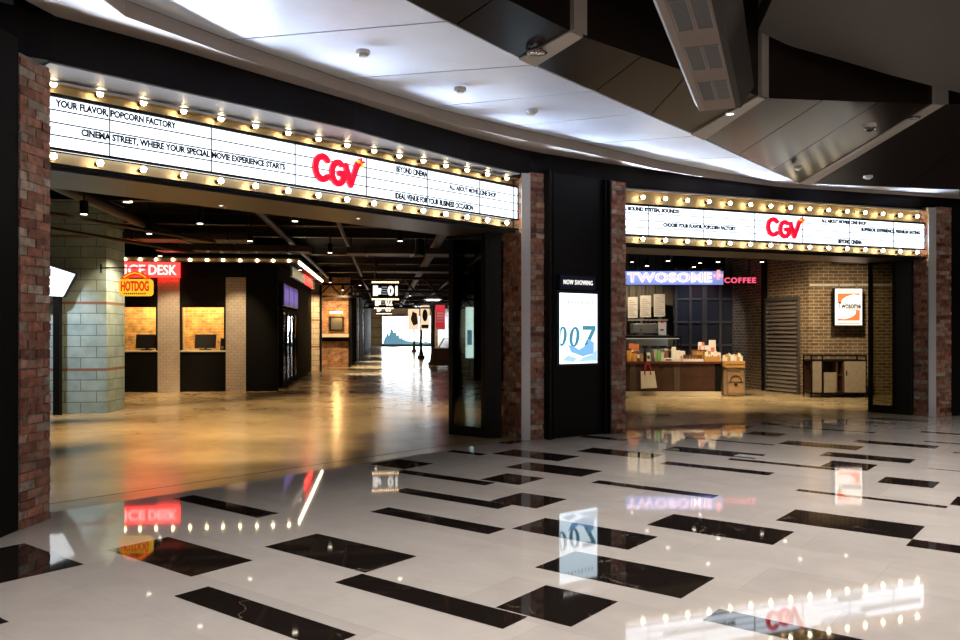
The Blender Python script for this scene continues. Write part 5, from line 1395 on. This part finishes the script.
cafe_spot(700, 263, 21.6, 'small spotlight added to brighten the gridded partition', 110, (6.2, 22.9, 1.5), 80, col=(.8, .85, 1), g=None)  # added lamp behind the sign, lightens the partition
for i, Y in enumerate((15.5, 18.2, 20.2)):
    t = thing('ceiling_beam', 'dark steel beam crossing the coffee shop ceiling', 'beam', (6.8, Y, 0), 0, 'ceiling beams of the coffee shop')
    xl_ = -4.2
    m = MB(); m.box(xl_ if Y > 16 else -3, 3, -.08, .08, 3.62, 3.65); m.box(xl_ if Y > 16 else -3, 3, -.08, .08, 3.87, 3.9); m.box(xl_ if Y > 16 else -3, 3, -.01, .01, 3.65, 3.87); m.build('web', duct_m, t)
t = thing('wall_banner_panel', 'brown bronze panel fixed high on the brick wall near the right door', 'panel', (xa(838, 18.9), 18.9, za_(263, 18.9)), 0)
MB().box(-.05, 1.3, 0, .2, 0, .3).build('panel_body', bronze, t); MB().box(-.07, 1.32, -.01, .21, .3, .32).build('panel_trim', dark_steel, t)

# ================================================================ lights
w = bpy.data.worlds.new('world'); bpy.context.scene.world = w; w.use_nodes = True
w.node_tree.nodes['Background'].inputs[0].default_value = (.02, .02, .025, 1); w.node_tree.nodes['Background'].inputs[1].default_value = .5
# mall downlights in the upper ceiling, out of the picture above and behind the camera
for (x, y, z, p) in ((-.5, 4.0, 4.6, 400), (2.6, 5.6, 4.6, 520), (1.0, 1.5, 4.6, 330), (4.4, 3.5, 4.8, 390), (5.8, 6.6, 4.8, 500), (7.4, 9.3, 4.8, 520), (9.8, 11.2, 4.8, 360), (3.6, 8.2, 3.86, 400), (-1.9, 3.2, 3.95, 300), (8.0, 5.0, 4.8, 300)):
    spot((x, y, z-.02), p, 110, .9, (1, .90, .82), .12, target=(x, y, 0))
for (x, y) in ((2.3, .5), (6.5, -1.0), (-.5, -2)):
    area((x, y, 5.2), 60, 1.2, 1.2, (1, .9, .8), (x, y, 0))
# added cool area lights, no fixture, along the fascia to brighten the sloping panels
for px, pw_ in ((20, 9), (110, 10), (210, 11), (310, 12), (400, 12), (480, 13), (560, 13), (630, 16), (690, 17), (745, 15), (820, 9), (900, 9)):
    for a, b in zip(fb[2:], fb[3:]):
        pa = 480+a.x/a.y*FP; pb = 480+b.x/b.y*FP
        if pa-1 <= px <= pb+1:
            q, t_ = on_line(px, a, b); dd = (b-a).normalized(); o_ = Vector((dd.y, -dd.x, 0))
            area(q+o_*.03+Vector((0, 0, 3.86-q.z)), pw_*.85, .9, .03, (.66, .78, 1), q+o_*2.0+Vector((0, 0, 3.985-q.z)), 60)
            break
# light inside the booth windows
for px in (140, 205): point(W(X(px), BY+.85, 2.45), 75, (1, .7, .3), .15)

v = bpy.context.scene.view_settings
v.view_transform = 'Standard'; v.look = 'None'; v.gamma = 1; v.exposure = 0.0; v.use_curve_mapping = False
cy = bpy.context.scene.cycles
cy.use_denoising = True; cy.max_bounces = 8; cy.glossy_bounces = 4; cy.diffuse_bounces = 3; cy.transparent_max_bounces = 12
cy.sample_clamp_indirect = 4; cy.caustics_reflective = False; cy.caustics_refractive = False
